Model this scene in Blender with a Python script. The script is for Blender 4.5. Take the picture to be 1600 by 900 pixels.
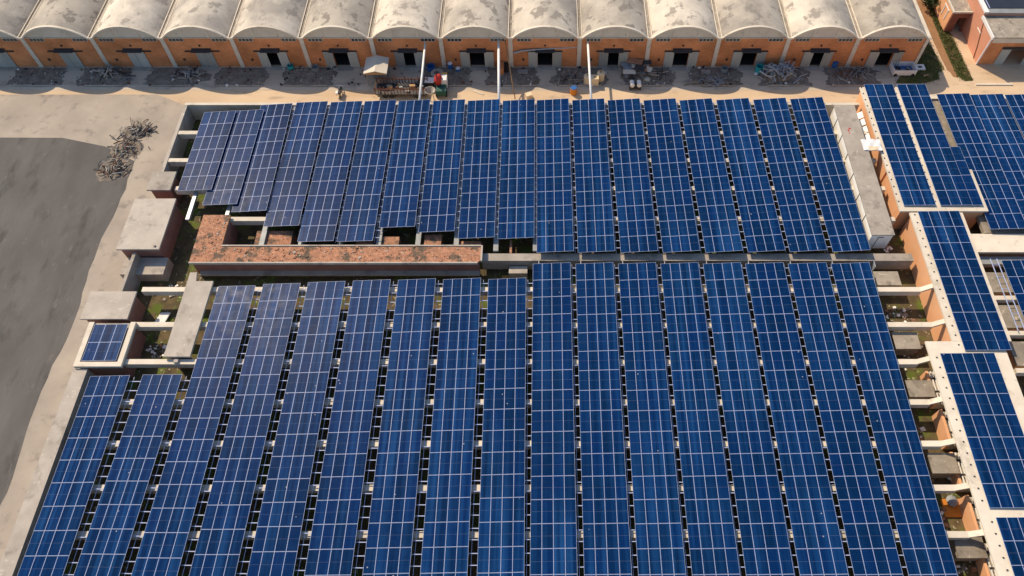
import bpy, math, random
from mathutils import Vector
random.seed(7)
R = math.radians
scene = bpy.context.scene
for o in list(bpy.data.objects):
    bpy.data.objects.remove(o)

# ---------------------------------------------------------------- camera
CAM_Z, PITCH, FPX, PPX = 70.4, 1.006, 1160.0, 850.0      # focal length in pixels of the 1600 px wide photo
cam_d = bpy.data.cameras.new('camera')
cam_d.sensor_width = 36.0
cam_d.lens = FPX / 1600.0 * 36.0
cam_d.shift_x = -(PPX - 800.0) / 1600.0                  # the photograph is a crop: principal point right of centre
cam_d.clip_end = 3000
cam = bpy.data.objects.new('camera', cam_d)
scene.collection.objects.link(cam)
cam.location = (0, 0, CAM_Z)
cam.rotation_euler = (math.pi / 2 - PITCH, 0, 0)
scene.camera = cam

# ---------------------------------------------------------------- sky and sun
SUN = Vector((0.70, -0.735, -1.0)).normalized()           # direction in which the light travels
world = bpy.data.worlds.new('World'); scene.world = world
world.use_nodes = True
wn = world.node_tree
sky = wn.nodes.new('ShaderNodeTexSky'); sky.sky_type = 'NISHITA'; sky.sun_disc = False
sky.sun_elevation = math.asin(-SUN.z)
sky.sun_rotation = math.atan2(-SUN.x, -SUN.y)
sky.altitude = 50; sky.air_density = 1.0; sky.dust_density = 1.0; sky.ozone_density = 2.0
bg = wn.nodes['Background']; bg.inputs[1].default_value = 0.138
wn.links.new(sky.outputs[0], bg.inputs[0])
sun_d = bpy.data.lights.new('sun', 'SUN'); sun_d.energy = 4.3; sun_d.angle = R(0.55); sun_d.color = (1.0, 0.82, 0.60)
sun = bpy.data.objects.new('sun', sun_d); scene.collection.objects.link(sun)
sun.rotation_euler = SUN.to_track_quat('-Z', 'Y').to_euler(); sun.location = (-60, 60, 90)
scene.view_settings.view_transform = 'Standard'; scene.view_settings.look = 'None'
scene.view_settings.exposure = 0.31; scene.view_settings.gamma = 1
scene.view_settings.use_curve_mapping = False

# ---------------------------------------------------------------- helpers
_s, _c = math.sin(PITCH), math.cos(PITCH)
def W(px, py, z=0.0):
    """point of the place at height z that the survey of the photo puts at pixel (px, py)"""
    a, b = (px - PPX) / FPX, -(py - 450.0) / FPX
    d = Vector((a, _c + b * _s, -_s + b * _c))
    t = (z - CAM_Z) / d.z
    return Vector((d.x * t, d.y * t, z))

COL = scene.collection
ORG = {}
def tag(o, label=None, cat=None, group=None, kind=None):
    if label: o['label'] = label
    if cat: o['category'] = cat
    if group: o['group'] = group
    if kind: o['kind'] = kind
    return o
def thing(name, label, cat, loc=(0, 0, 0), group=None):
    o = bpy.data.objects.new(name, None); COL.objects.link(o)
    o.location = loc; o.empty_display_size = 0.3
    ORG[o.name] = Vector(loc)
    return tag(o, label, cat, group)
def copy_tree(o, parent=None):
    c = o.copy(); COL.objects.link(c)
    if parent: c.parent = parent
    for ch in list(o.children): copy_tree(ch, c)
    return c

class MB:
    def __init__(s): s.v = []; s.f = []; s.m = []
    def poly(s, pts, m=0):
        n = len(s.v); s.v += [tuple(p) for p in pts]; s.f.append(tuple(range(n, n + len(pts)))); s.m.append(m); return s
    def box(s, x0, x1, y0, y1, z0, z1, m=0):
        n = len(s.v)
        s.v += [(x0,y0,z0),(x1,y0,z0),(x1,y1,z0),(x0,y1,z0),(x0,y0,z1),(x1,y0,z1),(x1,y1,z1),(x0,y1,z1)]
        for q in ((3,2,1,0),(4,5,6,7),(0,1,5,4),(1,2,6,5),(2,3,7,6),(3,0,4,7)):
            s.f.append(tuple(n + i for i in q)); s.m.append(m)
        return s
    def hexa(s, P, m=0):            # 8 corners, bottom ring then top ring, counter-clockwise from above
        n = len(s.v); s.v += [tuple(p) for p in P]
        for q in ((3,2,1,0),(4,5,6,7),(0,1,5,4),(1,2,6,5),(2,3,7,6),(3,0,4,7)):
            s.f.append(tuple(n + i for i in q)); s.m.append(m)
        return s
    def prism(s, pts, z0, z1, m=0):
        n = len(s.v); k = len(pts)
        a = sum(pts[i][0]*pts[(i+1)%k][1]-pts[(i+1)%k][0]*pts[i][1] for i in range(k))
        if a < 0: pts = pts[::-1]
        s.v += [(p[0], p[1], z0) for p in pts] + [(p[0], p[1], z1) for p in pts]
        s.f.append(tuple(n + i for i in range(k-1, -1, -1))); s.m.append(m)
        s.f.append(tuple(n + k + i for i in range(k))); s.m.append(m)
        for i in range(k):
            j = (i + 1) % k
            s.f.append((n+i, n+j, n+k+j, n+k+i)); s.m.append(m)
        return s
    def tube(s, pts, r, n=8, m=0, cap=True):
        pts = [Vector(p) for p in pts]; k = len(pts); b = len(s.v)
        rr = r if isinstance(r, (list, tuple)) else [r] * k
        for i, p in enumerate(pts):
            t = (pts[min(i+1, k-1)] - pts[max(i-1, 0)]).normalized()
            u = t.cross(Vector((0, 0, 1)))
            if u.length < 1e-3: u = Vector((1, 0, 0))
            u.normalize(); w = t.cross(u)
            for j in range(n):
                a = 2 * math.pi * j / n
                s.v.append(tuple(p + (u * math.cos(a) + w * math.sin(a)) * rr[i]))
        for i in range(k - 1):
            for j in range(n):
                j2 = (j + 1) % n
                s.f.append((b+i*n+j, b+(i+1)*n+j, b+(i+1)*n+j2, b+i*n+j2)); s.m.append(m)
        if cap:
            s.f.append(tuple(b + j for j in range(n))); s.m.append(m)
            s.f.append(tuple(b + (k-1)*n + j for j in range(n-1, -1, -1))); s.m.append(m)
        return s
    def lathe(s, c, prof, n=20, m=0, ms=None):   # prof: (r, z) from bottom to top round the point c
        b = len(s.v)
        for r, z in prof:
            for j in range(n):
                a = 2 * math.pi * j / n
                s.v.append((c[0] + r*math.cos(a), c[1] + r*math.sin(a), c[2] + z))
        for i in range(len(prof) - 1):
            for j in range(n):
                j2 = (j + 1) % n
                s.f.append((b+i*n+j, b+i*n+j2, b+(i+1)*n+j2, b+(i+1)*n+j)); s.m.append(ms[i] if ms else m)
        if prof[-1][0] > 1e-4: s.f.append(tuple(b+(len(prof)-1)*n+j for j in range(n))); s.m.append(ms[-1] if ms else m)
        if prof[0][0] > 1e-4: s.f.append(tuple(b+j for j in range(n-1, -1, -1))); s.m.append(m)
        return s
    def build(s, name, mats, parent=None, smooth=False, org=None):
        me = bpy.data.meshes.new(name)
        if org is not None: off = Vector(org)
        elif parent is not None and parent.name in ORG: off = ORG[parent.name]
        else: off = Vector((0, 0, 0))
        me.from_pydata([(a-off.x, b-off.y, c-off.z) for a, b, c in s.v], [], s.f)
        if not isinstance(mats, (list, tuple)): mats = [mats]
        for mt in mats: me.materials.append(M[mt] if isinstance(mt, str) else mt)
        if len(mats) > 1: me.polygons.foreach_set('material_index', s.m)
        if smooth: me.polygons.foreach_set('use_smooth', [True] * len(s.f))
        me.update()
        o = bpy.data.objects.new(name, me); COL.objects.link(o)
        if parent is not None:
            o.parent = parent; ORG[o.name] = off
        elif org is not None:
            o.location = org; ORG[o.name] = Vector(org)
        return o

# ---------------------------------------------------------------- materials
M = {}
def mat(name, c1, c2=None, scale=1.0, rough=0.85, stain=None, stretch=(1, 1, 1), bump=0.0, bscale=6.0, metal=0.0, detail=5.0, spec=0.3, stain2=None):
    """two-tone noise colour, optional stains (colour, scale, threshold, width, strength), optional bump; in place coordinates"""
    m = bpy.data.materials.new(name); m.use_nodes = True; M[name] = m
    nt = m.node_tree; N = nt.nodes; L = nt.links
    b = N['Principled BSDF']; b.inputs['Roughness'].default_value = rough; b.inputs['Metallic'].default_value = metal
    b.inputs['Specular IOR Level'].default_value = spec
    geo = N.new('ShaderNodeNewGeometry')
    mp = N.new('ShaderNodeMapping'); mp.inputs['Scale'].default_value = stretch
    L.new(geo.outputs['Position'], mp.inputs[0])
    def noise(sc, det=5.0, ro=0.6):
        n = N.new('ShaderNodeTexNoise'); n.inputs['Scale'].default_value = sc; n.inputs['Detail'].default_value = det
        n.inputs['Roughness'].default_value = ro; L.new(mp.outputs[0], n.inputs['Vector']); return n.outputs[0]
    c2 = c2 or tuple(x * 0.75 for x in c1)
    rp = N.new('ShaderNodeValToRGB'); rp.color_ramp.elements[0].position = 0.32; rp.color_ramp.elements[1].position = 0.68
    rp.color_ramp.elements[0].color = (*c2, 1); rp.color_ramp.elements[1].color = (*c1, 1)
    L.new(noise(scale, detail), rp.inputs[0]); out = rp.outputs[0]
    for st in (stain, stain2):
        if not st: continue
        sc, ssc, th, wd, amt = st
        r2 = N.new('ShaderNodeValToRGB'); r2.color_ramp.elements[0].position = th; r2.color_ramp.elements[1].position = th + wd
        r2.color_ramp.elements[0].color = (0, 0, 0, 1); r2.color_ramp.elements[1].color = (amt, amt, amt, 1)
        L.new(noise(ssc, 6.0, 0.65), r2.inputs[0])
        mx = N.new('ShaderNodeMixRGB'); L.new(r2.outputs[0], mx.inputs[0]); L.new(out, mx.inputs[1]); mx.inputs[2].default_value = (*sc, 1)
        out = mx.outputs[0]
    L.new(out, b.inputs['Base Color'])
    if bump:
        bp = N.new('ShaderNodeBump'); bp.inputs['Strength'].default_value = bump; bp.inputs['Distance'].default_value = 0.05
        L.new(noise(bscale, 6.0), bp.inputs['Height']); L.new(bp.outputs[0], b.inputs['Normal'])
    return m

mat('ground', (0.60, 0.455, 0.30), (0.50, 0.37, 0.24), 0.22, 0.9, stain=((0.24, 0.19, 0.14), 0.9, 0.56, 0.14, 0.55), stain2=((0.44, 0.26, 0.12), 0.16, 0.55, 0.15, 0.5), bump=0.25, bscale=3, stretch=(0.35, 1, 1))
mat('apron', (0.52, 0.44, 0.34), (0.42, 0.355, 0.27), 0.4, 0.9, stain=((0.24, 0.205, 0.165), 0.55, 0.52, 0.16, 0.7), bump=0.25, bscale=3, stretch=(0.4, 1, 1))
mat('yard', (0.40, 0.345, 0.275), (0.29, 0.25, 0.205), 0.18, 0.92, stain=((0.12, 0.11, 0.10), 0.5, 0.55, 0.15, 0.6), bump=0.2)
mat('dark_fill', (0.075, 0.075, 0.078), (0.05, 0.05, 0.053), 0.4, 0.9, bump=0.2)  # dark tone chosen to darken the far left ground
mat('soil', (0.26, 0.22, 0.175), (0.13, 0.11, 0.088), 1.1, 0.95, stain=((0.20, 0.17, 0.14), 1.3, 0.58, 0.1, 0.8), stain2=((0.13, 0.055, 0.025), 0.6, 0.6, 0.08, 0.7), bump=0.8, bscale=4)
mat('dimmed_paving', (0.125, 0.118, 0.108), (0.085, 0.08, 0.074), 0.25, 0.92, stain=((0.05, 0.047, 0.044), 0.4, 0.54, 0.12, 0.7), stain2=((0.17, 0.155, 0.135), 1.1, 0.6, 0.08, 0.5), bump=0.4, bscale=3, stretch=(1, 0.35, 1))  # guessed grey paving, its colour kept dark to dim the left side
mat('dirt', (0.30, 0.16, 0.075), (0.23, 0.125, 0.06), 0.8, 0.95, stain=((0.36, 0.24, 0.13), 1.2, 0.58, 0.1, 0.6), bump=0.4)
mat('grass', (0.105, 0.105, 0.03), (0.055, 0.068, 0.018), 1.4, 0.95, stain=((0.20, 0.14, 0.07), 0.9, 0.52, 0.14, 0.85))
mat('vault', (0.60, 0.535, 0.43), (0.48, 0.425, 0.345), 0.5, 0.85, stain=((0.20, 0.175, 0.145), 0.55, 0.545, 0.06, 0.75), stain2=((0.27, 0.245, 0.21), 0.12, 0.47, 0.16, 0.8), stretch=(1.0, 0.8, 0.6), bump=0.3, bscale=2.5)
mat('concrete', (0.70, 0.625, 0.50), (0.60, 0.53, 0.42), 0.6, 0.85, stain=((0.33, 0.29, 0.22), 0.9, 0.60, 0.12, 0.65), bump=0.2, stain2=((0.42, 0.36, 0.27), 0.45, 0.56, 0.1, 0.55))
mat('old_concrete', (0.33, 0.285, 0.225), (0.22, 0.19, 0.15), 0.8, 0.9, stain=((0.13, 0.115, 0.09), 1.1, 0.54, 0.12, 0.75), stain2=((0.55, 0.48, 0.37), 1.6, 0.60, 0.06, 0.7), bump=0.3)
mat('slab_grey', (0.44, 0.39, 0.325), (0.33, 0.29, 0.24), 0.45, 0.9, stain=((0.20, 0.175, 0.145), 0.55, 0.54, 0.12, 0.7), stain2=((0.56, 0.50, 0.41), 1.6, 0.60, 0.06, 0.5), bump=0.2)
mat('plaster', (0.62, 0.55, 0.44), (0.54, 0.475, 0.375), 0.8, 0.9, stain=((0.27, 0.23, 0.18), 1.0, 0.58, 0.1, 0.5))
mat('unlit_interior', (0.035, 0.035, 0.037), (0.025, 0.025, 0.027), 1.0, 0.9)  # near-black tone standing in for shade inside the hangars
mat('moss_floor', (0.13, 0.095, 0.045), (0.06, 0.048, 0.025), 1.2, 0.95, stain=((0.085, 0.12, 0.015), 0.55, 0.52, 0.08, 0.9), stain2=((0.42, 0.36, 0.27), 2.2, 0.62, 0.03, 0.85), bump=0.5)
mat('terracotta', (0.48, 0.235, 0.135), (0.31, 0.155, 0.095), 1.8, 0.9, stain=((0.52, 0.38, 0.28), 2.6, 0.57, 0.06, 0.6), stain2=((0.085, 0.075, 0.055), 0.7, 0.52, 0.07, 0.85), bump=0.9, bscale=9)
mat('old_brick', (0.34, 0.165, 0.12), (0.24, 0.12, 0.09), 0.9, 0.9, stain=((0.16, 0.12, 0.10), 0.9, 0.56, 0.1, 0.6))
mat('orange_wall', (0.74, 0.40, 0.21), (0.66, 0.34, 0.17), 0.5, 0.9, stain=((0.64, 0.38, 0.22), 0.7, 0.55, 0.15, 0.6))
mat('pink_wall', (0.60, 0.29, 0.19), (0.52, 0.235, 0.14), 0.35, 0.9, stain=((0.36, 0.27, 0.10), 0.6, 0.60, 0.15, 0.55))
mat('galv', (0.42, 0.44, 0.45), (0.33, 0.35, 0.36), 1.5, 0.5, metal=0.35)
mat('galv_dull', (0.30, 0.31, 0.30), (0.22, 0.23, 0.225), 1.2, 0.6, metal=0.2)
mat('alu', (0.37, 0.43, 0.61), (0.31, 0.36, 0.52), 2.0, 0.5)
mat('conduit_white', (0.68, 0.66, 0.60), (0.58, 0.55, 0.49), 1.5, 0.7, stain=((0.30, 0.26, 0.2), 1.8, 0.55, 0.12, 0.7))
mat('white', (0.74, 0.73, 0.70), (0.66, 0.645, 0.61), 1.5, 0.6, stain=((0.48, 0.44, 0.38), 1.6, 0.6, 0.1, 0.5))
mat('white_box', (0.84, 0.81, 0.74), (0.77, 0.73, 0.65), 0.7, 0.8, stain=((0.48, 0.42, 0.33), 0.9, 0.58, 0.1, 0.5))
mat('cream_plastic', (0.72, 0.58, 0.38), (0.62, 0.48, 0.30), 1.0, 0.6)
mat('door_leaf', (0.40, 0.41, 0.37), (0.33, 0.34, 0.31), 1.0, 0.6, stain=((0.22, 0.22, 0.2), 1.2, 0.6, 0.1, 0.5), stretch=(1, 1, 0.3))
mat('dark_steel', (0.06, 0.062, 0.065), (0.04, 0.04, 0.043), 2.0, 0.5, metal=0.3)
mat('black', (0.02, 0.02, 0.022), (0.012, 0.012, 0.013), 2.0, 0.6)
mat('rust', (0.20, 0.085, 0.05), (0.10, 0.05, 0.035), 2.5, 0.9, stain=((0.05, 0.035, 0.03), 3, 0.55, 0.1, 0.7))
mat('wood', (0.44, 0.27, 0.13), (0.32, 0.19, 0.09), 2.0, 0.85)
mat('blue_plastic', (0.03, 0.13, 0.36), (0.02, 0.09, 0.26), 2.0, 0.4)
mat('teal_plastic', (0.03, 0.36, 0.36), (0.02, 0.26, 0.27), 2.0, 0.45)
mat('red_paint', (0.50, 0.035, 0.02), (0.38, 0.03, 0.018), 2.0, 0.45)
mat('green_paint', (0.02, 0.10, 0.075), (0.015, 0.07, 0.055), 2.0, 0.5)
mat('yellow_paint', (0.58, 0.33, 0.06), (0.46, 0.26, 0.05), 2.0, 0.6)
mat('orange_sheet', (0.60, 0.22, 0.03), (0.50, 0.17, 0.02), 1.5, 0.6)
mat('grey_pipe', (0.30, 0.32, 0.34), (0.20, 0.215, 0.235), 2.0, 0.5)
mat('rubber', (0.03, 0.03, 0.03), (0.02, 0.02, 0.02), 2.0, 0.8)
mat('pane', (0.015, 0.02, 0.028), (0.01, 0.012, 0.018), 1.0, 0.12, spec=0.5)
mat('navy_roof', (0.022, 0.026, 0.04), (0.016, 0.019, 0.03), 0.6, 0.5)
mat('sheet_roof', (0.60, 0.54, 0.44), (0.52, 0.465, 0.38), 1.0, 0.6)
mat('leaf', (0.05, 0.075, 0.022), (0.022, 0.038, 0.012), 1.5, 0.9)
mat('bark', (0.10, 0.07, 0.045), None, 2.0, 0.95)
mat('leaf_litter', (0.42, 0.25, 0.07), (0.24, 0.14, 0.04), 3.0, 0.95, bump=0.8)
mat('skylight_white', (0.72, 0.72, 0.70), (0.62, 0.62, 0.60), 1.0, 0.5)

def brick_mat(name, ca, cb, cm):
    m = bpy.data.materials.new(name); m.use_nodes = True; M[name] = m
    nt = m.node_tree; N = nt.nodes; L = nt.links; b = N['Principled BSDF']; b.inputs['Roughness'].default_value = 0.9
    b.inputs['Specular IOR Level'].default_value = 0.2
    geo = N.new('ShaderNodeNewGeometry'); sp = N.new('ShaderNodeSeparateXYZ'); L.new(geo.outputs['Position'], sp.inputs[0])
    ad = N.new('ShaderNodeMath'); ad.operation = 'ADD'; L.new(sp.outputs[0], ad.inputs[0]); L.new(sp.outputs[1], ad.inputs[1])
    cb_ = N.new('ShaderNodeCombineXYZ'); L.new(ad.outputs[0], cb_.inputs[0]); L.new(sp.outputs[2], cb_.inputs[1])
    bt = N.new('ShaderNodeTexBrick'); L.new(cb_.outputs[0], bt.inputs['Vector']); bt.inputs['Scale'].default_value = 1.0
    bt.inputs['Brick Width'].default_value = 0.40; bt.inputs['Row Height'].default_value = 0.15; bt.inputs['Mortar Size'].default_value = 0.010
    bt.inputs['Color1'].default_value = (*ca, 1); bt.inputs['Color2'].default_value = (*cb, 1); bt.inputs['Mortar'].default_value = (*cm, 1)
    nz = N.new('ShaderNodeTexNoise'); nz.inputs['Scale'].default_value = 0.35; nz.inputs['Detail'].default_value = 6; L.new(geo.outputs['Position'], nz.inputs['Vector'])
    rp = N.new('ShaderNodeValToRGB'); rp.color_ramp.elements[0].position = 0.3; rp.color_ramp.elements[1].position = 0.7
    rp.color_ramp.elements[0].color = (0.62, 0.62, 0.62, 1); rp.color_ramp.elements[1].color = (1.1, 1.1, 1.1, 1); L.new(nz.outputs[0], rp.inputs[0])
    mx = N.new('ShaderNodeMixRGB'); mx.blend_type = 'MULTIPLY'; mx.inputs[0].default_value = 1; L.new(bt.outputs[0], mx.inputs[1]); L.new(rp.outputs[0], mx.inputs[2])
    L.new(mx.outputs[0], b.inputs['Base Color'])
brick_mat('brick', (0.66, 0.255, 0.095), (0.56, 0.205, 0.075), (0.54, 0.30, 0.17))
brick_mat('brick_dark', (0.33, 0.12, 0.07), (0.26, 0.095, 0.055), (0.28, 0.18, 0.13))

def panel_mat():
    m = bpy.data.materials.new('solar_glass'); m.use_nodes = True; M['solar_glass'] = m
    nt = m.node_tree; N = nt.nodes; L = nt.links; b = N['Principled BSDF']
    def math_(op, a, c=None):
        n = N.new('ShaderNodeMath'); n.operation = op
        for i, x in enumerate((a, c)):
            if x is None: continue
            if isinstance(x, (int, float)): n.inputs[i].default_value = x
            else: L.new(x, n.inputs[i])
        return n.outputs[0]
    tc = N.new('ShaderNodeTexCoord'); sp = N.new('ShaderNodeSeparateXYZ'); L.new(tc.outputs['Object'], sp.inputs[0])
    fx = math_('FRACT', math_('ADD', math_('MULTIPLY', sp.outputs[0], 6.33), 10.0)); fy = math_('FRACT', math_('ADD', math_('MULTIPLY', sp.outputs[1], 6.05), 20.0))
    ln = math_('MAXIMUM', math_('LESS_THAN', fx, 0.06), math_('LESS_THAN', fy, 0.06))
    mid = math_('LESS_THAN', math_('ABSOLUTE', sp.outputs[1]), 0.016)
    geo = N.new('ShaderNodeNewGeometry')
    mp = N.new('ShaderNodeMapping'); mp.inputs['Scale'].default_value = (2.2, 0.035, 0.2); L.new(geo.outputs['Position'], mp.inputs[0])
    n1 = N.new('ShaderNodeTexNoise'); n1.inputs['Scale'].default_value = 1.0; n1.inputs['Detail'].default_value = 3; L.new(mp.outputs[0], n1.inputs['Vector'])
    n2 = N.new('ShaderNodeTexNoise'); n2.inputs['Scale'].default_value = 0.10; n2.inputs['Detail'].default_value = 4; L.new(geo.outputs['Position'], n2.inputs['Vector'])
    n3 = N.new('ShaderNodeTexNoise'); n3.inputs['Scale'].default_value = 1.3; n3.inputs['Detail'].default_value = 6; L.new(geo.outputs['Position'], n3.inputs['Vector'])
    def rng(x, a, c, lo, hi):
        r = N.new('ShaderNodeMapRange'); L.new(x, r.inputs[0]); r.inputs[1].default_value = a; r.inputs[2].default_value = c
        r.inputs[3].default_value = lo; r.inputs[4].default_value = hi; return r.outputs[0]
    oi = N.new('ShaderNodeObjectInfo')
    streaks = math_('MULTIPLY', rng(n1.outputs[0], 0.42, 0.72, 0.0, 0.65), rng(n2.outputs[0], 0.35, 0.65, 0.15, 1.0))  # lighter blue streaks along the strips, stronger in broad patches
    streaks = math_('ADD', streaks, rng(n3.outputs[0], 0.5, 0.8, 0.0, 0.10))
    val = rng(oi.outputs['Random'], 0, 1, 0.80, 1.16)
    hs = N.new('ShaderNodeHueSaturation'); hs.inputs['Color'].default_value = (0.0006, 0.0165, 0.069, 1); L.new(val, hs.inputs['Value'])
    L.new(rng(oi.outputs['Random'], 0, 1, 0.496, 0.504), hs.inputs['Hue'])
    m1 = N.new('ShaderNodeMixRGB'); L.new(streaks, m1.inputs[0]); L.new(hs.outputs[0], m1.inputs[1]); m1.inputs[2].default_value = (0.012, 0.072, 0.215, 1)
    m2 = N.new('ShaderNodeMixRGB'); L.new(math_('MULTIPLY', ln, 0.05), m2.inputs[0]); L.new(m1.outputs[0], m2.inputs[1]); m2.inputs[2].default_value = (0.25, 0.30, 0.40, 1)
    m3 = N.new('ShaderNodeMixRGB'); L.new(math_('MULTIPLY', mid, 0.09), m3.inputs[0]); L.new(m2.outputs[0], m3.inputs[1]); m3.inputs[2].default_value = (0.45, 0.48, 0.55, 1)
    vo = N.new('ShaderNodeTexVoronoi'); vo.inputs['Scale'].default_value = 0.55; vo.inputs['Randomness'].default_value = 1.0; L.new(geo.outputs['Position'], vo.inputs['Vector'])
    m4 = N.new('ShaderNodeMixRGB'); L.new(math_('MULTIPLY', math_('LESS_THAN', vo.outputs['Distance'], 0.035), 0.55), m4.inputs[0]); L.new(m3.outputs[0], m4.inputs[1]); m4.inputs[2].default_value = (0.45, 0.45, 0.43, 1)
    L.new(m4.outputs[0], b.inputs['Base Color'])
    L.new(rng(n3.outputs[0], 0.3, 0.7, 0.26, 0.36), b.inputs['Roughness'])
    b.inputs['Specular IOR Level'].default_value = 0.018
panel_mat()
def tile_mat(name):
    m = M[name]; nt = m.node_tree; N = nt.nodes; L = nt.links; b = N['Principled BSDF']
    src = b.inputs['Base Color'].links[0].from_socket
    geo = N.new('ShaderNodeNewGeometry'); mp = N.new('ShaderNodeMapping'); mp.inputs['Rotation'].default_value = (0, 0, R(42)); L.new(geo.outputs['Position'], mp.inputs[0])
    bt = N.new('ShaderNodeTexBrick'); L.new(mp.outputs[0], bt.inputs['Vector']); bt.inputs['Scale'].default_value = 1.0
    bt.inputs['Brick Width'].default_value = 0.34; bt.inputs['Row Height'].default_value = 0.17; bt.inputs['Mortar Size'].default_value = 0.018
    bt.inputs['Color1'].default_value = (0.75, 0.75, 0.75, 1); bt.inputs['Color2'].default_value = (1.25, 1.2, 1.15, 1); bt.inputs['Mortar'].default_value = (0.55, 0.55, 0.52, 1)
    mx = N.new('ShaderNodeMixRGB'); mx.blend_type = 'MULTIPLY'; mx.inputs[0].default_value = 0.85; L.new(src, mx.inputs[1]); L.new(bt.outputs[0], mx.inputs[2]); L.new(mx.outputs[0], b.inputs['Base Color'])
tile_mat('terracotta')
def vary(name, lo, hi):
    """each object of this material is a little cleaner or dirtier than the next"""
    m = M[name]; N = m.node_tree.nodes; L = m.node_tree.links; b = N['Principled BSDF']; src = b.inputs['Base Color'].links[0].from_socket
    oi = N.new('ShaderNodeObjectInfo'); mr = N.new('ShaderNodeMapRange'); L.new(oi.outputs['Random'], mr.inputs[0]); mr.inputs[3].default_value = lo; mr.inputs[4].default_value = hi
    hs = N.new('ShaderNodeHueSaturation'); L.new(src, hs.inputs['Color']); L.new(mr.outputs[0], hs.inputs['Value']); L.new(hs.outputs[0], b.inputs['Base Color'])
vary('vault', 0.72, 1.12); vary('door_leaf', 0.8, 1.15); vary('concrete', 0.86, 1.04); vary('slab_grey', 0.85, 1.1); vary('old_concrete', 0.8, 1.2)

# ================================================================ THE SETTING
def sheet(name, pts, z, m, kind='structure', label=None):
    mb = MB(); mb.poly([(p[0], p[1], z) for p in pts], 0)
    o = mb.build(name, m); o['kind'] = kind
    if label: o['label'] = label
    return o
def ccw(pts):
    a = sum(pts[i][0]*pts[(i+1)%len(pts)][1]-pts[(i+1)%len(pts)][0]*pts[i][1] for i in range(len(pts)))
    return pts if a > 0 else pts[::-1]
def pxpoly(pts, z=0): return ccw([W(x, y, z).to_tuple()[:2] for x, y in pts])

mb = MB(); mb.poly([(-700, -500, 0), (700, -500, 0), (700, 900, 0), (-700, 900, 0)]); g = mb.build('ground', 'ground'); g['kind'] = 'structure'
sheet('pavement', [(-90, 76.2), (50.5, 76.2), (50.5, 80.8), (-90, 80.8)], 0.004, 'apron')
sheet('yard', [(-140, -10), (-45.2, -10), (-45.2, 72.2), (-52, 75.4), (-140, 75.4)], 0.004, 'yard')
rg = random.Random(77)
edge = [(-51.6 + 0.25*math.sin(y*0.35) + rg.uniform(-0.12, 0.12), y) for y in [-10 + 1.5*i for i in range(50)]]
sheet('dimmed_ground', edge + [(-56, 66), (-62, 67.5), (-140, 68), (-140, -10)], 0.008, 'dimmed_paving')  # guessed paving, darkness put into its colour to dim the left side
sheet('dark_fill_ground', [(-150, -10), (-70, -10), (-68, 40), (-72, 68), (-150, 68)], 0.012, 'dark_fill')  # made-up dark surface added to darken the far left
sheet('path', pxpoly([(1447, 40), (1462, 52), (1497, 122), (1489, 120), (1470, 90)]), 0.004, 'dirt')
sheet('dirt_path', pxpoly([(1440, 0), (1462, 22), (1475, 50), (1497, 122), (1480, 110), (1470, 90), (1450, 45), (1425, 0)]), 0.008, 'dirt')

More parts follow.
